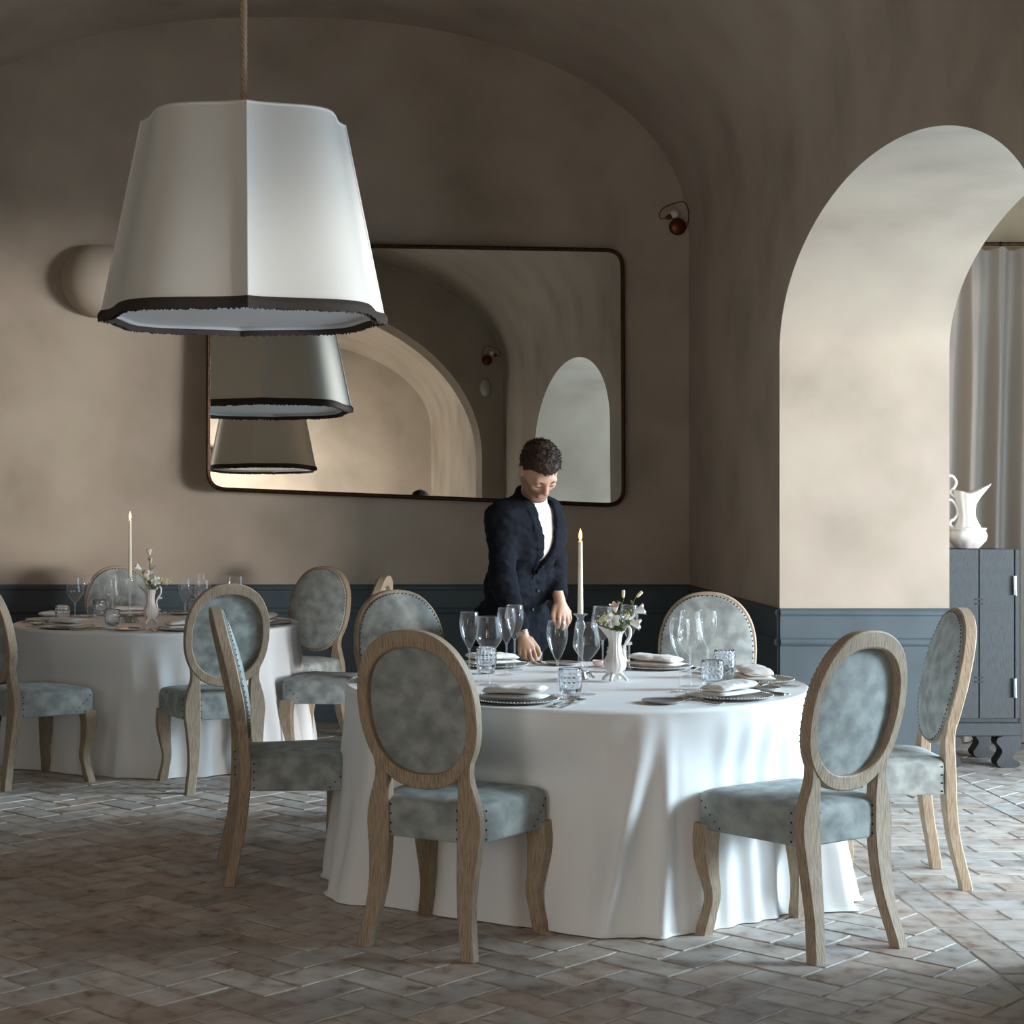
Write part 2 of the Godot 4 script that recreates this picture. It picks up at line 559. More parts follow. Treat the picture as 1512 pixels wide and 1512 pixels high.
func build_room() -> void:
	var NEAR := -3.8                  # the room goes on behind the camera to its other end wall
	var len_all := BACK - NEAR
	var along := Basis(Vector3(0, 0, -1), Vector3.UP, Vector3(-1, 0, 0))     # local x runs away from the camera, local z towards -x
	# right wall with a deep arch
	var arches := [[7.03 - NEAR, 1.72, 2.194, 0.674]]
	struct("wall_right", place(arch_wall(len_all + 0.3, 5.0, PIER, arches), Transform3D(along, at(WALL_X, NEAR))), M.plaster)
	# back wall, left wall, end wall behind the camera
	var g := Geo.new()
	g.box(at((WALL_L + WALL_X + PIER) / 2, BACK + 0.15, 2.5), Vector3(WALL_X + PIER - WALL_L + 0.6, 5.0, 0.3), 0.0)
	struct("wall_back", g, M.plaster)
	var left := Basis(Vector3(0, 0, -1), Vector3.UP, Vector3(1, 0, 0))
	struct("wall_left", place(arch_wall(len_all, 5.0, 0.3, [[-1.6 - NEAR, 1.4, 2.4, 0.5]]), Transform3D(left, at(WALL_L, NEAR))), M.plaster)  # arched window opening out of view, placed to light the rear bay
	g = Geo.new()
	g.box(at((WALL_L + WALL_X + PIER) / 2, NEAR - 0.15, 2.5), Vector3(WALL_X + PIER - WALL_L + 0.6, 5.0, 0.3), 0.0)
	struct("wall_near_end", g, M.plaster)
	# cross wall with one wide arch, through which the camera looks
	var w := WALL_X - WALL_L
	struct("wall_cross", place(arch_wall(w, 4.7, 0.5, [[-0.6 - WALL_L, 2.44, 2.29, 1.78]]), Transform3D(Basis.IDENTITY, at(WALL_L, 2.8))), M.plaster)
	# barrel vault
	g = Geo.new()
	var cx := (WALL_L + WALL_X) / 2
	var hw := (WALL_X - WALL_L) / 2
	for k in 2:
		var e := 0.2 * k
		g.grid(65, 25, func(i: int, j: int):
			var q := supel(PI * i / 64.0, 2.2)
			return at(cx + q.x * (hw + e), lerpf(BACK, NEAR, j / 24.0), 3.12 + q.y * (1.46 + e)))
	struct("ceiling", g, M.plaster)
	# dado round the walls and the piers
	g = Geo.new()
	dado(g, at(WALL_L, BACK), at(WALL_X, BACK), Vector3.BACK)
	struct("trim_1", g, M.paint)
	var edges := [NEAR, 5.31, 8.75, BACK]
	g = Geo.new()
	for k in [0, 2]:
		dado(g, at(WALL_X, edges[k]), at(WALL_X, edges[k + 1]), Vector3.LEFT)
		dado(g, at(WALL_X + PIER, edges[k]), at(WALL_X + PIER, edges[k + 1]), Vector3.RIGHT)
	dado(g, at(WALL_X, 8.75), at(WALL_X + PIER, 8.75), Vector3.BACK)
	dado(g, at(WALL_X, 5.31), at(WALL_X + PIER, 5.31), Vector3.FORWARD)
	struct("trim_2", g, M.paint)
	g = Geo.new()
	dado(g, at(WALL_L, NEAR), at(WALL_L, -3.0), Vector3.RIGHT)
	dado(g, at(WALL_L, -0.2), at(WALL_L, BACK), Vector3.RIGHT)
	dado(g, at(WALL_L, NEAR), at(WALL_X, NEAR), Vector3.FORWARD)
	struct("trim_3", g, M.paint)
	# the gallery beyond the arches: unseen outer wall with a wide window placed to light the room, end walls, ceiling
	var OUT := 4.6
	var wins := [[6.0 - NEAR, 3.0, 2.6, 0.5]]
	struct("wall_gallery_outer", place(arch_wall(len_all + 0.3, 3.9, 0.4, wins), Transform3D(along, at(OUT, NEAR))), M.plaster)
	g = Geo.new()
	g.box(at((WALL_X + PIER + OUT) / 2, 10.55, 1.95), Vector3(OUT - WALL_X - PIER, 3.9, 0.3), 0.0)
	struct("wall_gallery_end", g, M.buff)
	g = Geo.new()
	g.box(at((WALL_X + PIER + OUT) / 2, NEAR - 0.15, 1.95), Vector3(OUT - WALL_X - PIER, 3.9, 0.3), 0.0)
	struct("wall_gallery_near", g, M.plaster)
	g = Geo.new()
	g.box(at((WALL_X + PIER + OUT) / 2 + 0.1, (NEAR + BACK) / 2, 3.98), Vector3(OUT - WALL_X - PIER + 0.6, 0.16, len_all + 0.6), 0.0)
	struct("ceiling_gallery", g, M.plaster)
	g = Geo.new()
	g.box(at((WALL_X + PIER + OUT) / 2, 2.6, 1.95), Vector3(OUT - WALL_X - PIER, 3.9, 0.3), 0.0)
	struct("added_gallery_block", g, M.plaster)  # partition added out of view to block gallery light from the arch jamb
	for k in 2:  # both windows are out of view, placed to light the room
		var c: float = [6.0, -1.6][k]
		var hwid: float = [3.0, 1.4][k]
		var ox: float = [OUT + 0.2, WALL_L - 0.15][k]
		g = Geo.new()
		for x in [-hwid + 0.04, 0.0, hwid - 0.04]:
			g.box(at(ox, c + x, 1.45 if x == 0.0 else 1.2), Vector3(0.05, 2.86 if x == 0.0 else 2.4, 0.05), 0.006)
		for y in [0.06, 2.38]:
			g.box(at(ox, c, y), Vector3(0.05, 0.06, hwid * 2 - 0.06), 0.006)
		var wn := struct("unseen_window_%d" % (k + 1), g, M.frame_white)
		g = Geo.new()
		g.box(at(ox, c, 1.2), Vector3(0.006, 2.36, hwid * 2 - 0.1), 0.0)
		obj("pane", g, M.glass, wn)
	# unseen pale walls set behind the outside area lights
	g = Geo.new()
	g.box(Vector3.ZERO, Vector3(4.0, 3.2, 0.3), 0.02)
	struct("unseen_outside_wall_left", place(g, Transform3D(Basis(Vector3.UP, atan2(-8.8, -8.3)), at(-9.16, 4.65, 1.5))), M.frame_white)
	g = Geo.new()
	g.box(Vector3.ZERO, Vector3(12.0, 4.0, 0.3), 0.02)
	struct("unseen_outside_wall_right", place(g, Transform3D(Basis(Vector3.UP, -0.84), at(24.16, -10.35, 1.8))), M.frame_white)
	g = Geo.new()
	g.box(at(30.0, 4.0, -0.2), Vector3(47.0, 0.2, 60.0), 0.0)
	g.box(at(-18.6, 4.0, -0.2), Vector3(30.0, 0.2, 60.0), 0.0)
	struct("ground_outside", g, M.ground)

# ------------------------------------------------------------------ brick floor in herringbone
func brick_shape(poly: PackedVector2Array, h: float) -> Geo:
	# top face with a worn bevel, sides down into the bed
	var g := Geo.new()
	var c := Vector2.ZERO
	for p in poly:
		c += p
	c /= poly.size()
	var n := poly.size()
	var k := 0
	var top := []
	for p in poly:
		var q := p + (c - p).normalized() * 0.004
		top.append(Vector3(q.x, h, q.y))
	for i in n:
		var j := (i + 1) % n
		var a := poly[i]
		var b := poly[j]
		g.quad(top[i], top[j], Vector3(b.x, h - 0.0025, b.y), Vector3(a.x, h - 0.0025, a.y))
		g.quad(Vector3(a.x, h - 0.0025, a.y), Vector3(b.x, h - 0.0025, b.y), Vector3(b.x, h - 0.03, b.y), Vector3(a.x, h - 0.03, a.y))
	k = g.v.size()
	for p in top:
		g.v.append(p)
	for i in range(1, n - 1):
		g.ix.append(k); g.ix.append(k + i + 1); g.ix.append(k + i)
	return g

func worn_rect(l: float, w: float, rng: RandomNumberGenerator) -> PackedVector2Array:
	# a brick's outline with chipped, uneven edges
	var pts := PackedVector2Array()
	var cs := [Vector2(-l, -w) / 2, Vector2(l, -w) / 2, Vector2(l, w) / 2, Vector2(-l, w) / 2]
	for k in 4:
		var a: Vector2 = cs[k]
		var b: Vector2 = cs[(k + 1) % 4]
		var m := 5 if k % 2 == 0 else 3
		var nrm := (b - a).normalized().rotated(PI / 2)
		for i in m:
			var t := float(i) / m
			var e := rng.randf_range(0.0, 0.0035) + (0.004 if i == 0 else 0.0)
			var p := a.lerp(b, t) + nrm * e
			if i == 0:
				p += (b - a).normalized() * 0.003
			pts.append(p)
	return pts

func build_floor() -> void:
	var rng := RandomNumberGenerator.new()
	rng.seed = 71
	var W := 0.142
	var L := 0.284
	var J := 0.007
	var g := Geo.new()
	g.box(Vector3(1.4, -0.0575, -3.75), Vector3(10.2, 0.109, 15.6), 0.0)
	var fl := struct("floor", g, M.mortar)
	var shapes := []
	for k in 14:
		shapes.append(brick_shape(worn_rect(L - J, W - J, rng), 0.0).mesh())
	var shape_geo := []
	for k in 6:
		shape_geo.append(brick_shape(worn_rect(L - J, W - J, rng), 0.0))
	# herringbone at 45 degrees in the room and the gallery, plain courses in the threshold under the arches
	var list := []
	var r2 := sqrt(0.5)
	var reach := 90
	for y in range(-reach, reach):
		for x in range(-reach, reach):
			var m := posmod(x - y, 4)
			if m != 0 and m != 3:
				continue
			var cpos := Vector2(x + 1.0, y + 0.5) * W if m == 0 else Vector2(x + 0.5, y + 1.0) * W
			var p := Vector2((cpos.x - cpos.y) * r2 + 0.4, (cpos.x + cpos.y) * r2 + 4.0)      # x, distance
			if p.x < WALL_L - 0.1 or p.x > 6.2 or p.y < -3.9 or p.y > BACK + 0.1:
				continue
			if p.x > 1.9 + 0.17 and p.x < 3.05 - 0.17:
				continue
			list.append([p, -PI / 4 if m == 0 else PI / 4])
	# border courses along the wall, plain courses across the threshold between them
	var dd := -3.7
	while dd < BACK:
		list.append([Vector2(1.985, dd), PI / 2])
		list.append([Vector2(2.985, dd + 0.1), PI / 2])
		dd += L
	var row := 0
	var yy := -3.8
	while yy < BACK:
		var xx := 2.056 + L / 2 - (0.0 if row % 2 == 0 else L / 2)
		while xx < 2.93:
			list.append([Vector2(xx, yy), 0.0])
			xx += L
		yy += W
		row += 1
	var seen := []
	var rest := Geo.new()
	for b in list:
		var p: Vector2 = b[0]
		var u := PX + p.x * FOC / maxf(p.y, 0.1)
		var w := PY + EYE * FOC / maxf(p.y, 0.1)
		var rect := PackedVector2Array()
		for q in [Vector2(-1, -1), Vector2(1, -1), Vector2(1, 1), Vector2(-1, 1)]:
			var e := Vector2(q.x * (L - J) / 2, q.y * (W - J) / 2).rotated(b[1])
			rect.append(Vector2(p.x + e.x, p.y + e.y))
		# herringbone bricks are cut where they meet a border course, and courses where they meet it from inside
		var lo_x := -99.0
		var hi_x := 99.0
		if absf(absf(b[1]) - PI / 4) < 0.01:
			if p.x < 2.5:
				hi_x = 1.985 - W / 2 - J / 2
			else:
				lo_x = 2.985 + W / 2 + J / 2
		elif b[1] == 0.0:
			lo_x = 1.985 + W / 2 + J / 2
			hi_x = 2.985 - W / 2 - J / 2
		var out_side := false
		for q in rect:
			if q.x < lo_x - 0.001 or q.x > hi_x + 0.001:
				out_side = true
		var piece: Geo = null
		if out_side:
			var win := PackedVector2Array([Vector2(lo_x, -50), Vector2(hi_x, -50), Vector2(hi_x, 50), Vector2(lo_x, 50)])
			var cut := Geometry2D.intersect_polygons(rect, win)
			if cut.is_empty():
				continue
			var poly := PackedVector2Array()
			for q in cut[0]:
				poly.append(Vector2(q.x - p.x, p.y - q.y))
			if Geometry2D.is_polygon_clockwise(poly):
				poly.reverse()
			piece = brick_shape(poly, 0.0)
		var under: bool = p.distance_to(Vector2(0.775, 6.53)) < 0.98 or p.distance_to(Vector2(-1.195, 9.73)) < 0.9
		if p.y > 4.0 and u > -25 and u < 1537 and w < 1540 and not under:
			seen.append([p.y, p, b[1], piece])
		else:
			var t := Transform3D(Basis(Vector3.UP, b[1] + (PI if rng.randf() < 0.5 else 0.0)), at(p.x, p.y, rng.randf_range(-0.0015, 0.001)))
			if piece != null:
				rest.add(piece, Transform3D(Basis.IDENTITY, at(p.x, p.y)))
			else:
				rest.add(shape_geo[rng.randi() % 6], t)
	seen.sort_custom(func(a, b): return a[0] < b[0])
	for i in seen.size():
		var p: Vector2 = seen[i][1]
		var turn: float = seen[i][2] + (PI if rng.randf() < 0.5 else 0.0) + rng.randfn(0.0, 0.006)
		var bs := Basis(Vector3.UP, turn) * Basis(Vector3.RIGHT, rng.randfn(0.0, 0.003)) * Basis(Vector3.BACK, rng.randfn(0.0, 0.002))
		var t := Transform3D(bs, at(p.x, p.y, rng.randf_range(-0.0015, 0.001)))
		var cut_piece: Geo = seen[i][3]
		if cut_piece != null:
			t = Transform3D(Basis.IDENTITY, at(p.x, p.y))
		if i < 295:
			var o := MeshInstance3D.new()
			o.mesh = shapes[rng.randi() % 14] if cut_piece == null else cut_piece.mesh()
			o.material_override = M["brick_%d" % (rng.randi() % 6)]
			o.transform = t
			o.name = "brick"
			fl.add_child(o, true)
		else:
			rest.add(shape_geo[rng.randi() % 6] if cut_piece == null else cut_piece, t)
	var o := obj("paving_bricks", rest, M.brick_0, fl)
	o.set_meta("kind", "stuff")

# ------------------------------------------------------------------ things on the walls
func build_mirror() -> void:
	# outline by its four corners (x, height) on the back wall; slightly out of square, hung a little crooked
	var d := BACK - 0.115
	var pt := func(u: float, w: float) -> Vector2: return Vector2((u - PX) * d / FOC, EYE + (PY - w) * d / FOC)
	var cs := [pt.call(305, 357), pt.call(925, 364), pt.call(925, 750), pt.call(305, 725)]
	var mid := Vector2.ZERO
	for c in cs:
		mid += c / 4.0
	var outline := []
	var R := 0.13
	for k in 4:
		var c: Vector2 = cs[k]
		var a: Vector2 = c + (cs[(k + 3) % 4] - c).normalized() * R
		var b: Vector2 = c + (cs[(k + 1) % 4] - c).normalized() * R
		for i in 9:
			var t := i / 8.0
			outline.append(a.lerp(c, t).lerp(c.lerp(b, t), t) - mid)
	var n := outline.size()
	var norm := []
	for i in n:
		var e: Vector2 = (outline[(i + 1) % n] - outline[(i + n - 1) % n]).normalized()
		norm.append(Vector2(-e.y, e.x))      # one side of the outline
	var sgn := 1.0 if (outline[0] + norm[0] * 0.05).length() < outline[0].length() else -1.0
	var t := thing("wall_mirror", "large rounded rectangular mirror in a thin dark bronze frame on the back wall", "mirror", at(mid.x, d, mid.y), 0.038)
	t.rotation.x = -0.0235
	var g := Geo.new()
	var sec := [Vector2(0.0, -0.04), Vector2(0.0, 0.0), Vector2(0.004, 0.013), Vector2(0.014, 0.02), Vector2(0.024, 0.013), Vector2(0.028, 0.0), Vector2(0.028, -0.012)]
	g.grid(n, sec.size(), func(i: int, j: int):
		var p: Vector2 = outline[i] + norm[i] * sgn * sec[j].x
		return Vector3(p.x, p.y, sec[j].y), true)
	obj("frame", g, M.bronze, t)
	g = Geo.new()
	var k := g.v.size()
	g.v.append(Vector3.ZERO)
	for i in n:
		var p: Vector2 = outline[i] + norm[i] * sgn * 0.02
		g.v.append(Vector3(p.x, p.y, 0.0))
	for i in n:
		g.ix.append(0); g.ix.append(1 + i); g.ix.append(1 + (i + 1) % n)
	obj("glass", g, M.mirror, t)
	# back board, so that the mirror has its depth
	g = Geo.new()
	g.grid(n, 2, func(i: int, j: int):
		var p: Vector2 = outline[i] + norm[i] * sgn * 0.004
		return Vector3(p.x, p.y, -0.004 - 0.036 * j), true)
	obj("back_board", g, M.black, t)

func sconce(label: String, pos: Vector3, turn: float) -> void:
	var t := thing("wall_sconce", label, "sconce", pos, turn)
	var g := Geo.new()
	g.lathe([Vector2(0.0, 0.035), Vector2(0.03, 0.034), Vector2(0.05, 0.026), Vector2(0.056, 0.014), Vector2(0.056, 0.0)], 28, Vector3.ZERO, Basis(Vector3.RIGHT, Vector3.BACK, Vector3.DOWN))
	obj("wall_plate", g, M.copper, t)
	g = Geo.new()
	g.tube(spline([Vector3(0.052, -0.02, 0.02), Vector3(0.062, 0.04, 0.05), Vector3(0.055, 0.10, 0.08), Vector3(0.02, 0.145, 0.10), Vector3(-0.05, 0.13, 0.11), Vector3(-0.115, 0.10, 0.11), Vector3(-0.135, 0.06, 0.11), Vector3(-0.125, 0.035, 0.11), Vector3(-0.085, 0.04, 0.11)], 5), 0.0035, 6)
	obj("arm", g, M.copper, t)
	g = Geo.new()
	g.tube([Vector3(-0.095, 0.036, 0.11), Vector3(-0.075, 0.045, 0.11), Vector3(-0.06, 0.052, 0.11)], [0.012, 0.017, 0.016], 12)
	obj("socket", g, M.copper, t)
	g = Geo.new()
	g.ball(Vector3(-0.04, 0.066, 0.11), Vector3.ONE * 0.026, 16, 10)
	obj("bulb", g, M.bulb, t)

func build_wall_things() -> void:
	build_mirror()
	sconce("copper wall sconce with looped arm in the far right corner of the vault", at(2.005, BACK, 3.215), 0.0)
	sconce("copper wall sconce with looped arm on the cross wall, seen only in the mirror", at(1.9, 3.3, 3.35), PI)
	var t := tag(obj("wall_speaker", place((func():
		var q := Geo.new()
		q.ball(Vector3.ZERO, Vector3(0.07, 0.10, 0.02), 24, 8)
		return q).call(), Transform3D(Basis.IDENTITY, at(1.88, 3.31, 3.05))), M.pewter), "small oval grey grille on the cross wall, seen only in the mirror", "grille")
	for e in [[at(-1.748, BACK, 2.868), 0.0, "half-round plaster bowl uplight on the back wall beside the pendant lamp"], [at(-1.45, -3.8, 2.75), PI, "half-round plaster bowl uplight on the end wall, seen only in the mirror"]]:
		var u := thing("plaster_uplight", e[2], "uplight", e[0], e[1])
		var g := Geo.new()
		# a half globe against the wall, open at the top
		g.grid(25, 21, func(i: int, j: int):
			var a := PI * i / 24.0
			var b: float = lerpf(-PI / 2, 1.05, j / 20.0)
			return Vector3(-cos(a) * cos(b) * 0.247, sin(b) * 0.247, sin(a) * cos(b) * 0.247))
		g.grid(25, 21, func(i: int, j: int):
			var a := PI * i / 24.0
			var b: float = lerpf(-PI / 2, 1.05, j / 20.0)
			return Vector3(-cos(a) * cos(b) * 0.235, sin(b) * 0.235, sin(a) * cos(b) * 0.235))
		g.grid(25, 2, func(i: int, j: int):
			var a := PI * i / 24.0
			var r := 0.247 if j == 0 else 0.235
			return Vector3(-cos(a) * cos(1.05) * r, sin(1.05) * r, sin(a) * cos(1.05) * r))
		obj("bowl", g, M.plaster, u)

# ------------------------------------------------------------------ pendant lamps
func shade_edge(t: float, R: float) -> Vector2:
	# four pointed corners joined by swelling sides
	var s := fposmod(t, 1.0) * 4.0
	var k := int(s)
	var f := s - k
	var a := Vector2.RIGHT.rotated(k * PI / 2) * R
	var b := Vector2.RIGHT.rotated((k + 1) * PI / 2) * R
	var out := (a + b).normalized()
	return a.lerp(b, f) + out * (0.33 * R * pow(sin(PI * f), 1.8))

func build_lamp(label: String, pos: Vector3, turn: float) -> Node3D:
	var t := thing("pendant_lamp", label, "pendant lamp", pos, turn, "pendant lamps under the vault")
	var R0 := 0.667
	var R1 := 0.482
	var H := 0.95
	var N := 96
	var g := Geo.new()
	# each seam doubles its vertices so that the corners stay crisp
	for q in 4:
		for inner in 2:
			g.grid(25, 9, func(i: int, j: int):
				var f := (q + i / 24.0) / 4.0 if i < 24 else (q + 0.99999) / 4.0
				var p := shade_edge(f, lerpf(R0, R1, j / 8.0) - inner * 0.006)
				return Vector3(p.x, 0.04 + (H - 0.04) * j / 8.0, p.y))
	obj("lamp_shade", g, M.shade, t)
	for q in 4:
		g = Geo.new()
		var dir := Vector2.RIGHT.rotated(q * PI / 2)
		var a := Vector3(dir.x * R0, 0.045, dir.y * R0)
		var b := Vector3(dir.x * R1, H, dir.y * R1)
		g.tube([a, a.lerp(b, 0.5), b], 0.006, 6)
		obj("seam_piping", g, M.shade, t)
	g = Geo.new()
	var ring := []
	for i in N + 1:
		var p := shade_edge(float(i) / N, R1)
		ring.append(Vector3(p.x, H, p.y))
	g.tube(ring, 0.007, 6, false)
	obj("top_trim", g, M.shade, t)
	# cut fringe round the lower rim
	g = Geo.new()
	var rng := RandomNumberGenerator.new()
	rng.seed = 5
	var F := 640
	var len := []
	for i in F:
		len.append(rng.randf_range(-0.006, 0.006))
	for s in 2:
		g.grid(F, 5, func(i: int, j: int):
			var c := shade_edge(float(i) / F, R0 + (0.006 if s == 0 else -0.004))
			var bulge: float = [0.0, 0.012, 0.016, 0.014, 0.012][j] * (1 if s == 0 else -0.3)
			var rid: float = 0.0035 * (i % 2) * j / 4.0
			var o := c.normalized() * (bulge + rid)
			return Vector3(c.x + o.x, 0.058 - 0.0135 * j + len[i] * (j / 4.0), c.y + o.y), true)
	var fo := obj("fringe", g, M.fringe, t)
	fo.set_meta("kind", "stuff")
	g = Geo.new()
	g.grid(N, 5, func(i: int, j: int):
		var p := shade_edge(float(i) / N, (R0 - 0.012) * [1.0, 0.96, 0.955, 0.5, 0.0][j])
		return Vector3(p.x, [0.03, 0.03, 0.05, 0.05, 0.05][j], p.y), true)
	obj("diffuser", g, M.diffuser, t)
	# suspension: spider, stem and twisted rope up to the vault
	g = Geo.new()
	for q in 4:
		var p := shade_edge(q / 4.0, R1)
		g.tube([Vector3(p.x, H - 0.01, p.y), Vector3(0, H - 0.01, 0)], 0.004, 6)
	g.tube([Vector3(0, 0.55, 0), Vector3(0, H + 0.05, 0)], 0.012, 10)
	obj("carrier", g, M.bronze, t)
	g = Geo.new()
	var top := 4.56 - pos.y
	for s in 3:
		var pts := []
		var n := int((top - H) / 0.008)
		for i in n + 1:
			var y: float = lerpf(H + 0.02, top, float(i) / n)
			var a := y * TAU / 0.085 + s * TAU / 3
			pts.append(Vector3(cos(a) * 0.0085, y, sin(a) * 0.0085))
		g.tube(pts, 0.0095, 6)
	obj("rope", g, M.rope, t)
	g = Geo.new()
	g.lathe([Vector2(0.0, top - 0.05), Vector2(0.03, top - 0.05), Vector2(0.055, top - 0.01), Vector2(0.06, top + 0.01)], 20)
	obj("ceiling_rose", g, M.bronze, t)
	return t

func build_lamps() -> void:
	var l := build_lamp("huge scalloped cream pendant lamp with dark fringe hanging nearest the back wall", at(-0.595, 8.2, 2.275), deg_to_rad(-90 + 5.6))
	copy(l, "pendant_lamp", "second scalloped cream pendant lamp, seen only in the mirror below the first", at(-0.54, 0.78, 2.275), deg_to_rad(-90 + 12))

# ------------------------------------------------------------------ chairs
const LEAN := [Vector2(0.0, 0.06), Vector2(0.08, 0.044), Vector2(0.2, 0.02), Vector2(0.35, 0.004), Vector2(0.5, 0.003), Vector2(0.6, 0.014), Vector2(0.75, 0.042), Vector2(1.03, 0.1)]
const STILE_O := [Vector2(0.0, 0.214), Vector2(0.05, 0.206), Vector2(0.13, 0.193), Vector2(0.22, 0.191), Vector2(0.32, 0.199), Vector2(0.4, 0.207), Vector2(0.47, 0.198), Vector2(0.55, 0.174), Vector2(0.6, 0.176), Vector2(0.66, 0.19)]
const STILE_I := [Vector2(0.0, 0.168), Vector2(0.05, 0.159), Vector2(0.13, 0.142), Vector2(0.22, 0.131), Vector2(0.32, 0.126), Vector2(0.4, 0.125), Vector2(0.47, 0.126), Vector2(0.55, 0.129), Vector2(0.6, 0.142), Vector2(0.66, 0.166)]

func oval(a: float, inner: bool, grow := 0.0) -> Vector2:
	if inner:
		var q := supel(a, 2.35)
		return Vector2(q.x * (0.178 + grow), 0.768 + q.y * (0.205 + grow))
	var q := supel(a, 2.25)
	return Vector2(q.x * (0.215 + grow), 0.772 + q.y * (0.258 + grow))

func build_chair(label: String) -> Node3D:
	var t := thing("dining_chair", label, "chair", Vector3.ZERO, 0.0, "oval-backed dining chairs")
	var lean := func(y: float) -> float: return interp(LEAN, y)
	var g := Geo.new()
	# oval frame: flat faces, small bevels
	var sec := [[0.0, -1, 0], [0.0, -1, 0], [0.0, 1, 0], [0.0, 1, 0], [1.0, 1, 0], [1.0, 1, 0], [1.0, -1, 0], [1.0, -1, 0]]
	var bev := 0.004
	var pts := [Vector2(0, -0.018), Vector2(0, 0.018), Vector2(0, 0.018), Vector2(bev, 0.022), Vector2(bev, 0.022), Vector2(1 - bev, 0.022), Vector2(1 - bev, 0.022), Vector2(1, 0.018), Vector2(1, 0.018), Vector2(1, -0.018), Vector2(1, -0.018), Vector2(1 - bev, -0.022), Vector2(1 - bev, -0.022), Vector2(bev, -0.022), Vector2(bev, -0.022), Vector2(0, -0.018)]
	g.grid(72, 16, func(i: int, j: int):
		var a := TAU * i / 72.0
		var o := oval(a, false)
		var q := oval(a, true)
		var f: float = pts[j].x
		if j in [3, 4, 13, 14]:
			f = 0.1
		elif j in [5, 6, 11, 12]:
			f = 0.9
		var p := o.lerp(q, f)
		return Vector3(p.x, p.y, lean.call(p.y) + pts[j].y), true, true)
	obj("back_frame", g, M.oak, t)
	# upholstered front pad, and the panel set back in the frame behind it
	g = Geo.new()
	g.grid(64, 14, func(i: int, j: int):
		var a := TAU * i / 64.0
		var f: float = [1.0, 1.0, 0.985, 0.95, 0.9, 0.8, 0.7, 0.6, 0.5, 0.4, 0.3, 0.2, 0.1, 0.0][j]
		var h: float = 0.0 if j == 0 else 0.01 + 0.024 * (1.0 - pow(f, 3.0))
		var o := oval(a, false, -0.013)
		var p := Vector2(0, 0.772).lerp(o, f)
		return Vector3(p.x, p.y, lean.call(p.y) - 0.021 - h), true)
	obj("back_pad", g, M.suede, t)
	g = Geo.new()
	g.grid(64, 8, func(i: int, j: int):
		var a := TAU * i / 64.0
		var f := 1.0 - j / 7.0
		var p := Vector2(0, 0.768).lerp(oval(a, true, 0.004), f)
		return Vector3(p.x, p.y, lean.call(p.y) - 0.006 + 0.012 * (1.0 - f * f)), true)
	obj("back_panel", g, M.suede, t)
	var nails := Geo.new()
	for i in 76:
		var o := oval(TAU * i / 76.0, false, -0.0155)
		nails.ball(Vector3(o.x, o.y, lean.call(o.y) - 0.032), Vector3(0.0034, 0.0034, 0.003), 6, 4)
	# stiles that run down into the rear legs
	for s in [-1, 1]:
		g = Geo.new()
		var c := []
		var h := []
		for k in 23:
			var y := 0.66 * k / 22.0
			var o := interp(STILE_O, y)
			var i := interp(STILE_I, y)
			c.append(Vector3(s * (o + i) / 2, y, lean.call(y)))
			h.append(Vector2((o - i) / 2, 0.021 if y < 0.55 else 0.0195))
		g.bar(c, h)
		obj("rear_leg", g, M.oak, t)
	# front legs: swelling knee, tapered ankle
	for s in [-1, 1]:
		g = Geo.new()
		var c := []
		var h := []
		for k in 17:
			var y := 0.37 * k / 16.0
			var bow := interp([Vector2(0, 0.016), Vector2(0.05, 0.006), Vector2(0.13, -0.006), Vector2(0.22, 0.006), Vector2(0.3, 0.012), Vector2(0.37, 0.006)], y)
			var w := interp([Vector2(0, 0.023), Vector2(0.02, 0.0235), Vector2(0.08, 0.021), Vector2(0.16, 0.024), Vector2(0.27, 0.033), Vector2(0.37, 0.035)], y)
			c.append(Vector3(s * (0.207 + bow * 0.8), y, -0.385 - bow))
			h.append(Vector2(w, w * 0.95))
		g.bar(c, h)
		obj("front_leg", g, M.oak, t)
	# seat: upholstered box, wider in front
	g = Geo.new()
	var rim := []
	for k in 72:
		var q := supel(TAU * k / 72.0, 9.0)
		var z := -0.207 + q.y * 0.219
		var wid: float = lerpf(0.199, 0.248, (0.012 - z) / 0.438)
		rim.append(Vector2(q.x * wid, z))
	g.grid(72, 13, func(i: int, j: int):
		var f: float = [0.96, 0.995, 1.0, 1.004, 1.0, 0.988, 0.965, 0.93, 0.85, 0.7, 0.5, 0.25, 0.0][j]
		var y: float = [0.352, 0.353, 0.36, 0.41, 0.45, 0.464, 0.472, 0.477, 0.483, 0.488, 0.491, 0.493, 0.493][j]
		var p: Vector2 = Vector2(0, -0.207).lerp(rim[i], f)
		return Vector3(p.x, y, p.y), true)
	obj("seat", g, M.suede, t)
	# nails along the seat's corner folds
	for s in [-1, 1]:
		for k in 5:
			var nz := -0.392 + k * 0.02
			var nx: float = lerpf(0.199, 0.248, (0.012 - nz) / 0.438) * pow(1.0 - pow(absf(nz + 0.207) / 0.219, 9.0), 1.0 / 9.0)
			nails.ball(Vector3(s * (nx + 0.0005), 0.445 - k * 0.02, nz), Vector3(0.003, 0.0034, 0.0034), 6, 4)
			nails.ball(Vector3(s * (0.205 - k * 0.014), 0.366, -0.4262), Vector3(0.0034, 0.0034, 0.003), 6, 4)
		for k in 4:
			nails.ball(Vector3(s * 0.121, 0.365 + k * 0.03, 0.014), Vector3(0.0034, 0.0034, 0.003), 6, 4)
			nails.ball(Vector3(s * 0.2035, 0.365 + k * 0.03, -0.03), Vector3(0.003, 0.0034, 0.0034), 6, 4)
	var no := obj("nailheads", nails, M.nail, t)
	no.set_meta("kind", "stuff")
	return t

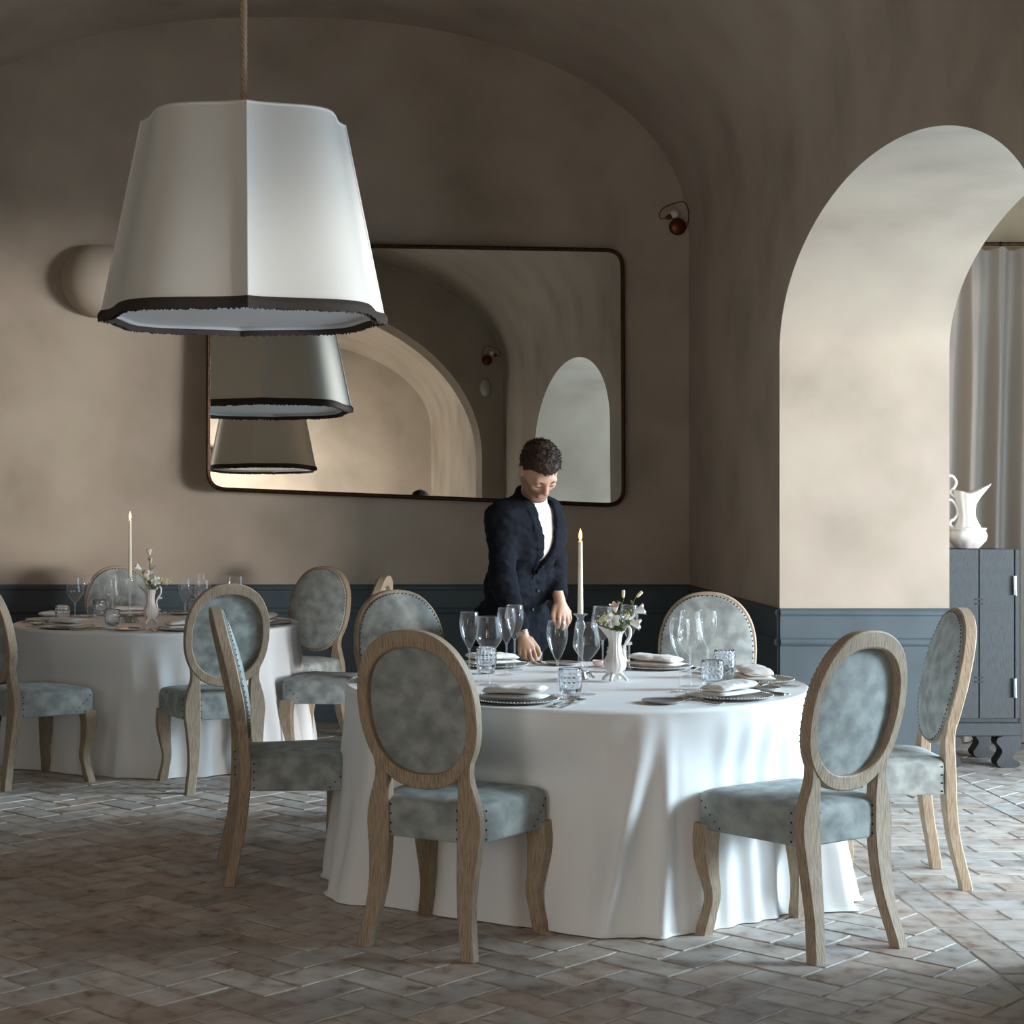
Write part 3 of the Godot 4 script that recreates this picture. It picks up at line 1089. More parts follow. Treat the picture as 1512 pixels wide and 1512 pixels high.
func build_chairs() -> void:
	# x, distance of the rear feet's midpoint, heading (0 = away from the camera, clockwise), label
	var list := [
		[0.153, 5.495, 31.0, "oval-back chair seen from behind in front of the large table, its brown panel in shade"],
		[1.543, 5.466, -33.0, "oval-back chair seen from behind at the right front of the large table, panel lit blue-grey"],
		[-0.546, 6.63, 81.0, "oval-back chair seen edge-on at the left side of the large table"],
		[2.206, 6.57, -88.0, "oval-back chair standing in the archway at the right side of the large table"],
		[1.50, 7.66, -166.0, "oval-back chair facing the camera behind the large table, right of the flowers"],
		[0.135, 7.84, 160.0, "oval-back chair facing the camera behind the large table, left of the waiter"],
		[-0.70, 8.52, -20.0, "oval-back chair seen from behind before the far table, its panel lit pale blue"],
		[-1.917, 8.70, 50.0, "oval-back chair at the left edge of the picture beside the far table"],
		[-1.55, 10.70, 165.0, "oval-back chair behind the far table, left of the candle, against the back wall"],
		[-0.30, 10.62, -148.0, "brown oval-back chair facing the camera at the right rear of the far table"],
		[0.045, 9.35, -78.0, "oval-back chair turned sideways between the far table and the large table"],
	]
	var first: Node3D = null
	for c in list:
		var a := deg_to_rad(c[2])
		var p := at(c[0] + sin(a) * 0.055, c[1] + cos(a) * 0.055)
		if first == null:
			first = build_chair(c[3])
			first.position = p
			first.rotation.y = -a
		else:
			copy(first, "dining_chair", c[3], p, -a)

# ------------------------------------------------------------------ tables
func build_table(label: String, cloth_label: String, pos: Vector3, R: float, folds: Array, flare: Array, push: Array, sd: int) -> void:
	var t := thing("round_table", label, "table", pos, 0.0, "round dining tables")
	var g := Geo.new()
	g.lathe([Vector2(0.0, TABLE_Y - 0.004), Vector2(R - 0.03, TABLE_Y - 0.004), Vector2(R - 0.012, TABLE_Y - 0.012), Vector2(R - 0.012, TABLE_Y - 0.03), Vector2(0, TABLE_Y - 0.03)], 64)
	obj("table_top", g, M.oak, t)
	for k in 4:
		g = Geo.new()
		var d := Vector3(cos(k * PI / 2 + 0.78), 0, sin(k * PI / 2 + 0.78)) * R * 0.55
		g.bar([d, d + Vector3.UP * (TABLE_Y - 0.03)], [Vector2(0.025, 0.025), Vector2(0.03, 0.03)])
		obj("leg", g, M.oak, t)
	# cloth: flat top, rolled edge, folds that deepen towards the floor
	var n := FastNoiseLite.new()
	n.seed = sd
	n.frequency = 1.0
	var fold := func(a: float, y: float) -> float:
		# sum of ridges [angle in degrees, half width in degrees, depth, how far up it starts (0 = hem, 1 = table edge), lean in degrees]
		var s := 0.0
		for f in folds:
			var t0: float = (1.0 - y) * f[4]
			var da: float = absf(wrapf(rad_to_deg(a) - f[0] - t0, -180.0, 180.0)) / f[1]
			if da < 2.6:
				s += f[2] * exp(-da * da * 1.1) * smoothstep(f[3], maxf(f[3] - 0.85, -0.4), y)
		return s
	var NA := 360
	var rows := []
	for j in 6:
		rows.append([0, j / 5.0])
	for j in 7:
		rows.append([1, j / 6.0])
	for j in range(1, 41):
		rows.append([2, j / 40.0])
	for j in range(1, 4):
		rows.append([3, j / 3.0])
	g = Geo.new()
	g.grid(NA, rows.size(), func(i: int, j: int):
		var a := TAU * i / NA              # 0 faces the camera, positive to the right
		var dir := Vector3(sin(a), 0, cos(a))
		var kind: int = rows[j][0]
		var f: float = rows[j][1]
		var e := 0.016
		if kind == 0:
			return dir * (R - e) * f + Vector3.UP * TABLE_Y
		if kind == 1:
			return dir * (R - e + e * sin(f * PI / 2)) + Vector3.UP * (TABLE_Y - e + e * cos(f * PI / 2))
		var top := TABLE_Y - e
		var wob: float = n.get_noise_2d(sin(a) * 2.2 + 7.0, cos(a) * 2.2)
		var deg := rad_to_deg(wrapf(a, -PI, PI))
		var y := 1.0 - f if kind == 2 else 0.0
		var dn := 1.0 - y
		var r: float = R - 0.004 + interp(flare, deg) * pow(dn, 1.4) + fold.call(a, y) + wob * 0.02 * dn
		r += n.get_noise_3d(sin(a) * 9.0, y * 3.0, cos(a) * 9.0) * 0.007 * dn
		if kind == 3:
			r += (0.008 + 0.03 * maxf(0.0, n.get_noise_2d(sin(a) * 5.0, cos(a) * 5.0 + 3.0))) * f
		# the chairs' seats push the cloth in below their height
		var hgt := top * y
		for c in push:
			var da := deg_to_rad(wrapf(deg - c[0], -180.0, 180.0))
			if absf(da) > 1.0:
				continue
			var lim: float = c[1] / cos(da) if absf(da) < 0.9 else 9.0
			var side: float = smoothstep(c[2], c[2] * 0.82, absf(rad_to_deg(da)))
			var by_h: float = smoothstep(0.72, 0.5, hgt) if hgt > 0.42 else lerpf(0.86, 1.0, hgt / 0.42)
			var want: float = lim + 0.02 * fold.call(a, y) / 0.06
			if r > want:
				r = lerpf(r, want, side * by_h)
		return dir * r + Vector3.UP * (maxf(hgt, 0.012) if kind == 2 else lerpf(0.012, 0.003, f)), true)
	# smooth normals across the closed ring
	var cl := obj("tablecloth", g, M.linen)
	cl.position = pos
	tag(cl, cloth_label, "tablecloth", "floor-length tablecloths")

func build_tables() -> void:
	build_table("large round table hidden under a floor-length white cloth", "white cloth falling in folds to the floor from the large front table", at(0.775, 6.53), 0.87, [
		[-172, 6, 0.05, 0.9, 4], [-152, 5, 0.06, 0.9, -3], [-131, 6, 0.05, 0.9, 2], [-112, 6, 0.06, 0.9, 3], [-94, 6, 0.055, 0.9, -2], [-79, 5, 0.06, 0.8, 3], [-64, 5, 0.05, 0.7, -4],
		[-46, 6, 0.05, 0.55, 5], [-22, 6, 0.045, 0.45, -3], [-8, 4, 0.03, 0.7, 2], [-3, 4.2, 0.085, 0.42, -6], [9.5, 2.8, 0.055, 1.15, -12], [14, 2.3, 0.036, 1.15, -2], [22, 3.4, 0.04, 0.9, 3], [29.5, 2.7, 0.055, 1.1, 2], [37, 2.8, 0.062, 1.1, 3], [45, 2.7, 0.068, 1.1, 1], [53, 2.7, 0.072, 1.1, 2],
		[61.5, 2.7, 0.072, 1.1, 1], [70, 2.9, 0.068, 1.1, 2], [83, 4, 0.05, 0.95, 0], [99, 5, 0.045, 0.9, 3], [117, 6, 0.06, 0.9, -2], [136, 6, 0.05, 0.9, 2], [156, 6, 0.055, 0.9, 4]],
		[Vector2(-180, 0.05), Vector2(-120, 0.05), Vector2(-80, 0.03), Vector2(-55, 0.03), Vector2(-20, -0.005), Vector2(0, -0.01), Vector2(20, -0.01), Vector2(40, 0.02), Vector2(60, 0.1), Vector2(75, 0.11), Vector2(90, 0.06), Vector2(120, 0.05), Vector2(180, 0.05)],
		[[-31, 0.725, 34.0], [37, 0.815, 22.0]], 4)
	build_table("smaller round table near the back wall hidden under a white cloth", "white cloth falling in deep folds from the far left table", at(-1.195, 9.73), 0.805, [
		[-170, 6, 0.06, 0.9, 4], [-148, 5, 0.06, 0.9, -3], [-128, 6, 0.05, 0.9, 2], [-108, 5, 0.06, 0.9, 3], [-88, 5, 0.055, 0.9, -2], [-70, 5, 0.06, 0.9, 3], [-52, 5, 0.06, 0.9, -4],
		[-35, 5, 0.06, 0.8, 5], [-19, 4, 0.07, 0.9, -3], [-5, 3.4, 0.075, 1.0, -3], [7, 3.2, 0.07, 1.05, 3], [17, 3.2, 0.07, 1.05, 4], [28, 3.6, 0.08, 1.05, -3], [41, 3.6, 0.08, 1.0, 3], [54, 3.6, 0.07, 1.0, -2], [66, 3.6, 0.06, 1.0, 2],
		[79, 4, 0.06, 1.0, 2], [93, 5, 0.065, 0.95, 0], [110, 6, 0.06, 0.9, 3], [128, 6, 0.06, 0.9, -2], [148, 6, 0.05, 0.9, 2]],
		[Vector2(-180, 0.03), Vector2(-60, 0.04), Vector2(0, 0.02), Vector2(60, 0.05), Vector2(90, 0.04), Vector2(180, 0.03)],
		[[-156, 0.56, 30.0], [23.5, 0.8, 18.0], [-26, 0.735, 32.0], [127, 0.8, 18.0], [110, 0.82, 18.0]], 9)

# ------------------------------------------------------------------ cabinet, ewer, curtain in the gallery
func build_gallery_things() -> void:
	var t := thing("cabinet", "blue-grey oak cabinet on scrolled feet standing beyond the archway", "cabinet", at(3.278, 9.3), 0.0)
	var w := 0.44
	var dep := 0.42
	var g := Geo.new()
	g.box(Vector3(0, 0.675, -dep / 2 - 0.01), Vector3(w, 0.99, dep), 0.004)
	obj("body", g, M.cabinet, t)
	g = Geo.new()
	g.box(Vector3(0, 0.205, -dep / 2 + 0.005), Vector3(w + 0.02, 0.075, dep + 0.03), 0.006)
	obj("plinth", g, M.cabinet, t)
	for q in [-1, 1]:
		g = Geo.new()
		g.box(Vector3(q * (w / 2 - 0.014), 0.72, 0.008), Vector3(0.026, 0.91, 0.024), 0.003)
		obj("corner_post", g, M.cabinet, t)
	var pw := (w - 0.056 - 0.012) / 2.0
	for q in [-1, 1]:
		g = Geo.new()
		var x: float = q * (pw / 2 + 0.002)
		g.box(Vector3(x, 0.72, 0.008), Vector3(pw, 0.91, 0.022), 0.0025)
		var dr := obj("door", g, M.cabinet, t)
		for y in [0.98, 0.43]:
			var hg := Geo.new()
			var hx: float = q * (pw + 0.004)
			hg.tube([Vector3(hx, y - 0.052, 0.03), Vector3(hx, y, 0.03), Vector3(hx, y + 0.052, 0.03)], 0.0115, 12)
			obj("hinge", hg, M.chrome, dr)
		if q == 1:
			for y in [0.905, 0.882, 0.485, 0.462]:
				var hg := Geo.new()
				hg.box(Vector3(0, y, 0.02), Vector3(0.045, 0.008, 0.006), 0.001)
				obj("slot", hg, M.black, dr)
	for s in [-1, 1]:
		for z in [0.0, -dep + 0.06]:
			g = Geo.new()
			# scrolled bracket foot
			var prof := [Vector2(-0.03, 0.17), Vector2(-0.062, 0.16), Vector2(-0.07, 0.135), Vector2(-0.05, 0.11), Vector2(-0.04, 0.085), Vector2(-0.055, 0.055), Vector2(-0.07, 0.03), Vector2(-0.05, 0.004), Vector2(0.02, 0.0), Vector2(0.055, 0.012), Vector2(0.05, 0.032), Vector2(0.025, 0.042), Vector2(0.018, 0.06), Vector2(0.035, 0.085), Vector2(0.06, 0.11), Vector2(0.06, 0.17)]
			prof = spline(prof, 3)
			for k in prof.size():
				var a: Vector2 = prof[k]
				var b: Vector2 = prof[(k + 1) % prof.size()]
				g.quad(Vector3(a.x * s, a.y, 0.02), Vector3(b.x * s, b.y, 0.02), Vector3(b.x * s, b.y, -0.07), Vector3(a.x * s, a.y, -0.07))
			var pp := PackedVector2Array(prof)
			var idx := Geometry2D.triangulate_polygon(pp)
			for zz in [0.02, -0.07]:
				for q in range(0, idx.size(), 3):
					var p0 := pp[idx[q]]
					var p1 := pp[idx[q + 1]]
					var p2 := pp[idx[q + 2]]
					g.tri(Vector3(p0.x * s, p0.y, zz), Vector3(p1.x * s, p1.y, zz), Vector3(p2.x * s, p2.y, zz))
			obj("foot", place(g, Transform3D(Basis.IDENTITY, Vector3(s * (w / 2 - 0.055), 0, z))), M.cabinet, t)
	# tall ewer: squat embossed bowl, waisted neck, swept lip, scrolled handle
	var e := thing("ewer", "white porcelain ewer with swept lip and scrolled handle on the cabinet", "ewer", at(3.285, 9.48, 1.172), 0.0)
	g = Geo.new()
	var bowl := [Vector2(0.0, 0.0), Vector2(0.06, 0.0), Vector2(0.064, 0.006), Vector2(0.075, 0.02), Vector2(0.098, 0.045), Vector2(0.104, 0.07), Vector2(0.098, 0.09), Vector2(0.094, 0.1), Vector2(0.101, 0.108), Vector2(0.1, 0.115), Vector2(0.07, 0.118)]
	g.grid(64, bowl.size(), func(i: int, j: int):
		var a := TAU * i / 64.0
		var r: float = bowl[j].x + (0.003 * sin(a * 9) * sin(bowl[j].y * 60) if bowl[j].y > 0.01 and bowl[j].y < 0.1 else 0.0)
		return Vector3(cos(a) * r, bowl[j].y, -sin(a) * r), true)
	obj("bowl", g, M.porcelain, e)
	g = Geo.new()
	# neck: section centre drifts and stretches into the lip towards +x
	g.grid(48, 27, func(i: int, j: int):
		var a := TAU * i / 48.0
		var inner: bool = j > 17
		var f: float = (j / 17.0) if not inner else (1.0 - (j - 17) / 9.0 * 0.5)
		var y := 0.115 + 0.19 * f
		var r: float = interp([Vector2(0, 0.072), Vector2(0.15, 0.058), Vector2(0.35, 0.046), Vector2(0.6, 0.05), Vector2(0.85, 0.062), Vector2(1, 0.07)], f) - (0.004 if inner else 0.0)
		r += 0.0018 * sin(a * 10)
		var c := cos(a)
		var lip := maxf(0.0, c) * smoothstep(0.55, 1.0, f)
		var x := c * r + lip * lip * 0.075
		return Vector3(x - 0.012 * f, y + lip * lip * 0.055 + (0.02 * maxf(0.0, -c) * smoothstep(0.6, 1.0, f)), -sin(a) * r * (1.0 - 0.45 * lip)), true)
	obj("neck", g, M.porcelain, e)
	g = Geo.new()
	g.tube(spline([Vector3(-0.078, 0.112, 0), Vector3(-0.098, 0.135, 0), Vector3(-0.088, 0.155, 0), Vector3(-0.075, 0.16, 0), Vector3(-0.055, 0.19, 0), Vector3(-0.058, 0.225, 0), Vector3(-0.082, 0.262, 0), Vector3(-0.105, 0.268, 0), Vector3(-0.12, 0.25, 0)], 5), [0.008] + range(40).map(func(_k): return 0.0085), 10)
	g.tube(spline([Vector3(-0.07, 0.285, 0), Vector3(-0.095, 0.31, 0), Vector3(-0.073, 0.335, 0), Vector3(-0.062, 0.365, 0), Vector3(-0.08, 0.395, 0), Vector3(-0.105, 0.4, 0), Vector3(-0.122, 0.38, 0)], 5), 0.008, 10)
	g.tube(spline([Vector3(-0.12, 0.25, 0), Vector3(-0.14, 0.30, 0), Vector3(-0.125, 0.345, 0), Vector3(-0.122, 0.38, 0)], 5), 0.007, 10)
	obj("handle", g, M.porcelain, e)
	# curtain on a rod
	var c := thing("curtain", "grey-beige pleated curtain hanging at the end wall beyond the archway", "curtain", at(3.85, 10.22), 0.0)
	g = Geo.new()
	var CN := 260
	var folds := [0.0, 0.11, 0.2, 0.34, 0.47, 0.55, 0.68, 0.8, 0.9, 1.02]
	g.grid(CN, 26, func(i: int, j: int):
		var x := 1.45 * i / CN
		var f := j / 25.0
		var y := 2.92 * (1.0 - f) + 0.01
		var ph := x * TAU / 0.155 + 0.6 * sin(x * 5.0) + 0.5 * sin(x * 11.0)
		var dpt: float = lerpf(0.028, 0.055, smoothstep(0.03, 0.3, f))
		if f < 0.05:
			dpt = 0.03
		var z: float = dpt * sin(ph) + 0.012 * sin(ph * 2.0 + 1.3) + 0.015 * sin(x * 7.0 + f * 2.0)
		var xs := 0.012 * cos(ph) + 0.05 * (1.0 - x / 1.45) * -f + 0.01 * sin(f * 4.0 + x * 3.0)
		return Vector3(x - 0.62 + xs, y + (0.008 * sin(ph) if j == 0 else 0.0), z))
	obj("cloth", g, M.curtain, c)
	g = Geo.new()
	g.tube([Vector3(-0.75, 2.955, 0.0), Vector3(1.2, 2.955, 0.0)], 0.011, 10)
	g.ball(Vector3(-0.76, 2.955, 0), Vector3.ONE * 0.02, 12, 8)
	obj("rod", g, M.bronze, c)
	for k in 10:
		g = Geo.new()
		var x := -0.58 + k * 0.155
		var ring := []
		for i in 17:
			ring.append(Vector3(x, 2.95 + 0.018 * sin(TAU * i / 16.0), 0.018 * cos(TAU * i / 16.0)))
		g.tube(ring, 0.0025, 5, false)
		obj("ring", g, M.bronze, c)

# ------------------------------------------------------------------ tableware
func stem_glass(kind: String, label: String) -> Node3D:
	var tulip := kind == "tulip_glass"
	var t := thing(kind, label, "wine glass", Vector3.ZERO, 0.0, "stemmed wine glasses on the tables")
	var bowl: Array
	if tulip:
		bowl = [Vector2(0.0, 0.122), Vector2(0.0045, 0.1235), Vector2(0.009, 0.13), Vector2(0.019, 0.149), Vector2(0.029, 0.173), Vector2(0.0355, 0.198), Vector2(0.0378, 0.216), Vector2(0.0368, 0.236), Vector2(0.0345, 0.252), Vector2(0.0325, 0.262)]
	else:
		bowl = [Vector2(0.0, 0.112), Vector2(0.005, 0.1135), Vector2(0.013, 0.121), Vector2(0.029, 0.139), Vector2(0.043, 0.159), Vector2(0.0482, 0.172), Vector2(0.0482, 0.183), Vector2(0.0455, 0.205), Vector2(0.0415, 0.23), Vector2(0.0385, 0.253)]
	var fine := []
	for k in bowl.size() - 1:
		for q in 3:
			fine.append(bowl[k].cubic_interpolate(bowl[k + 1], bowl[maxi(k - 1, 0)], bowl[mini(k + 2, bowl.size() - 1)], q / 3.0))
	fine.append(bowl[-1])
	var g := Geo.new()
	g.lathe(fine, 40)
	obj("bowl", g, M.glass, t)
	g = Geo.new()
	var ring := []
	for i in 33:
		var a := TAU * i / 32.0
		ring.append(Vector3(cos(a), 0, sin(a)) * bowl[-1].x + Vector3.UP * bowl[-1].y)
	g.tube(ring, 0.0007, 5, false)
	obj("rim", g, M.crystal, t)
	g = Geo.new()
	var y1: float = bowl[0].y + 0.004
	g.lathe([Vector2(0.0075, 0.006), Vector2(0.0045, 0.012), Vector2(0.0035, 0.03), Vector2(0.0034, y1 - 0.03), Vector2(0.004, y1 - 0.01), Vector2(0.0055, y1)], 14)
	obj("stem", g, M.crystal, t)
	g = Geo.new()
	g.lathe([Vector2(0.0, 0.0), Vector2(0.036, 0.0), Vector2(0.0365, 0.0012), Vector2(0.03, 0.0022), Vector2(0.015, 0.004), Vector2(0.0072, 0.0068)], 36)
	obj("foot", g, M.crystal, t)
	return t

func tumbler(label: String) -> MeshInstance3D:
	var g := Geo.new()
	g.grid(96, 51, func(i: int, j: int):
		var a := TAU * i / 96.0
		var inner: bool = j > 44
		var f: float = clampf((j - 1) / 43.0, 0.0, 1.0) if not inner else 1.0 - (j - 44) / 6.0 * 0.93
		var r: float = 0.031 + 0.009 * sin(f * 2.4) - (0.0035 if inner else 0.0)
		if not inner:
			r += 0.0024 * absf(sin(a * 8.0)) * (0.2 + 0.8 * absf(sin(f * PI * 6.0)))
		if j == 0 or j == 50:
			r = 0.0
		return Vector3(cos(a) * r, (0.001 if not inner else 0.006) + 0.104 * f - (0.005 * f if inner else 0.0), sin(a) * r), true)
	var o := obj("crystal_tumbler", g, M.cut_crystal)
	tag(o, label, "tumbler", "cut crystal tumblers on the tables")
	return o

func plate_geo(r: float, beads: bool) -> Geo:
	var g := Geo.new()
	g.lathe([Vector2(0.0, 0.003), Vector2(r * 0.66, 0.003), Vector2(r * 0.72, 0.005), Vector2(r * 0.96, 0.010), Vector2(r, 0.0115), Vector2(r + 0.001, 0.009), Vector2(r * 0.7, 0.0005), Vector2(0, 0.0005)], 56)
	if beads:
		for i in 80:
			var a := TAU * i / 80.0
			g.ball(Vector3(cos(a) * (r - 0.002), 0.0115, sin(a) * (r - 0.002)), Vector3.ONE * 0.0032, 6, 4)
	return g

func napkin_geo(roll: bool) -> Geo:
	var g := Geo.new()
	var n := FastNoiseLite.new()
	n.seed = 12 + int(roll)
	n.frequency = 9.0
	# a thick fold lying on a thin one, the free end rolled over
	for k in 2:
		var th: float = [0.007, 0.0125][k]
		var y0: float = [0.007, 0.024][k]
		g.grid(32, 33, func(i: int, j: int):
			var a := TAU * i / 32.0
			var x: float = lerpf(-1.0, 1.0, j / 32.0)
			var e := sqrt(maxf(0.0, 1.0 - pow(absf(x), 8.0)))
			var q := supel(a, 2.6)
			var lift: float = (0.006 * (1.0 - x * x) + 0.009 * smoothstep(0.3, 1.0, x)) * k
			var w := 0.06 - 0.004 * k
			var px := x * (0.112 - 0.006 * k)
			var p := Vector3(px, y0 + q.y * th * e + lift, q.x * w * (0.8 + 0.2 * e))
			return p + Vector3(0, 0.005 * n.get_noise_2d(p.x * 2.0 + k, p.z * 2.0) * (k if q.y > 0.0 else 0), 0.006 * n.get_noise_1d(p.x * 1.5 + 5.0 * k)), true)
	return g

func fork_geo() -> Geo:
	var g := Geo.new()
	var c := []
	var h := []
	for k in 14:
		var f := k / 13.0
		c.append(Vector3(0, 0.004 + 0.010 * smoothstep(0.45, 0.8, f) * (1.0 - 0.6 * smoothstep(0.85, 1.0, f)), 0.10 - 0.135 * f))
		h.append(Vector2(interp([Vector2(0, 0.009), Vector2(0.1, 0.0085), Vector2(0.5, 0.004), Vector2(0.75, 0.0035), Vector2(0.9, 0.0115), Vector2(1, 0.0115)], f), 0.0014))
	flat_bar(g, c, h)
	for x in [-0.0095, -0.0032, 0.0032, 0.0095]:
		flat_bar(g, [Vector3(x, 0.008, -0.034), Vector3(x, 0.006, -0.06), Vector3(x * 0.95, 0.009, -0.09)], [Vector2(0.0019, 0.0012), Vector2(0.0017, 0.001), Vector2(0.0009, 0.0007)])
	return g

# flat bar running mostly along z, wide in x, thick in y
func flat_bar(g: Geo, c: Array, h: Array) -> void:
	g.grid(8, c.size(), func(i: int, j: int):
		var q := [Vector2(1, 0), Vector2(0.75, 1), Vector2(-0.75, 1), Vector2(-1, 0), Vector2(-1, 0), Vector2(-0.75, -1), Vector2(0.75, -1), Vector2(1, 0)]
		return c[j] + Vector3(q[i].x * h[j].x, q[i].y * h[j].y, 0), true)
	for e in [0, c.size() - 1]:
		g.quad(c[e] + Vector3(h[e].x, 0, 0), c[e] + Vector3(0, h[e].y, 0), c[e] - Vector3(h[e].x, 0, 0), c[e] - Vector3(0, h[e].y, 0))

func knife_geo(s: float) -> Geo:
	var g := Geo.new()
	flat_bar(g, [Vector3(0, 0.005, 0.11) * s, Vector3(0, 0.006, 0.10) * s, Vector3(0, 0.006, 0.02) * s, Vector3(0, 0.005, 0.01) * s], [Vector2(0.006, 0.004) * s, Vector2(0.009, 0.005) * s, Vector2(0.007, 0.0045) * s, Vector2(0.005, 0.003) * s])
	flat_bar(g, [Vector3(0, 0.004, 0.01) * s, Vector3(0.001, 0.004, -0.01) * s, Vector3(0.001, 0.003, -0.08) * s, Vector3(-0.004, 0.003, -0.118) * s], [Vector2(0.005, 0.002) * s, Vector2(0.0095, 0.001) * s, Vector2(0.0095, 0.001) * s, Vector2(0.002, 0.0006) * s])
	return g

func spoon_geo() -> Geo:
	var g := Geo.new()
	var c := []
	var h := []
	for k in 12:
		var f := k / 11.0
		c.append(Vector3(0, 0.004 + 0.009 * smoothstep(0.4, 0.85, f) - 0.004 * smoothstep(0.85, 1.0, f), 0.10 - 0.135 * f))
		h.append(Vector2(interp([Vector2(0, 0.009), Vector2(0.1, 0.0085), Vector2(0.5, 0.004), Vector2(1, 0.0035)], f), 0.0015))
	flat_bar(g, c, h)
	for k in 2:
		g.grid(28, 9, func(i: int, j: int):
			var a := TAU * i / 28.0
			var f := j / 8.0
			var w := 0.0205 + 0.0025 * cos(a + PI / 2)
			return Vector3(cos(a) * w * f, 0.0105 - 0.0075 * (1.0 - f * f) + k * 0.0008, -0.062 + sin(a) * 0.031 * f), true)
	return g

var proto := {}

func put_item(kind: String, label: String, category: String, at_: Vector3, turn: float, group: String) -> void:
	var o: Node3D
	if proto.has(kind):
		o = copy(proto[kind], kind.trim_suffix("_b"), label, at_, turn, group)
	else:
		var g: Geo
		var m: Material = M.silver
		match kind:
			"charger_plate":
				g = plate_geo(0.15, true)
				m = M.pewter
			"bread_plate":
				g = plate_geo(0.072, false)
				m = M.pewter
			"folded_napkin":
				g = napkin_geo(true)
				m = M.napkin
			"dinner_fork":
				g = fork_geo()
			"dinner_knife":
				g = knife_geo(1.0)
			"butter_knife":
				g = knife_geo(0.62)
			"soup_spoon":
				g = spoon_geo()
		o = obj(kind, g, m)
		tag(o, label, category, group)
		o.position = at_
		o.rotation.y = turn
		proto[kind] = o

func setting(c: Vector3, r: float, deg: float, place_: String, table: String, glasses: bool) -> void:
	var a := deg_to_rad(deg)
	var bs := Basis(Vector3.UP, a)
	var base := c + Vector3.UP * (TABLE_Y + 0.001) + bs * Vector3(0, 0, r)
	var p := func(x: float, z: float, y := 0.0) -> Vector3: return base + bs * Vector3(x, y, z)
	var where := "at the %s of the %s" % [place_, table]
	put_item("charger_plate", "round beaded silver charger plate " + where, "plate", base, a, "charger plates")
	put_item("folded_napkin", "white napkin folded on the charger plate " + where, "napkin", p.call(0.0, 0.0, 0.012), a + 0.06 * sin(deg), "folded napkins")
	put_item("dinner_fork", "inner silver fork " + where, "fork", p.call(-0.178, 0.0), a, "forks")
	put_item("dinner_fork", "outer silver fork " + where, "fork", p.call(-0.212, 0.012), a + 0.02, "forks")
	put_item("dinner_knife", "silver knife " + where, "knife", p.call(0.178, 0.0), a - 0.02, "knives")
	put_item("soup_spoon", "silver spoon beside the knife " + where, "spoon", p.call(0.212, 0.01), a - 0.04, "spoons")
	put_item("bread_plate", "small silver bread plate " + where, "plate", p.call(-0.30, -0.06), a, "bread plates")
	put_item("butter_knife", "butter knife on the bread plate " + where, "knife", p.call(-0.30, -0.06, 0.0115), a + 0.9, "butter knives")
	if glasses:
		copy(proto.tulip, "tulip_glass", "tall tulip wine glass " + where, p.call(0.06, -0.23), a)
		copy(proto.goblet, "goblet", "wide wine goblet " + where, p.call(0.15, -0.19), a)
		copy(proto.tumbler, "crystal_tumbler", "cut crystal tumbler " + where, p.call(0.215, -0.14), a)

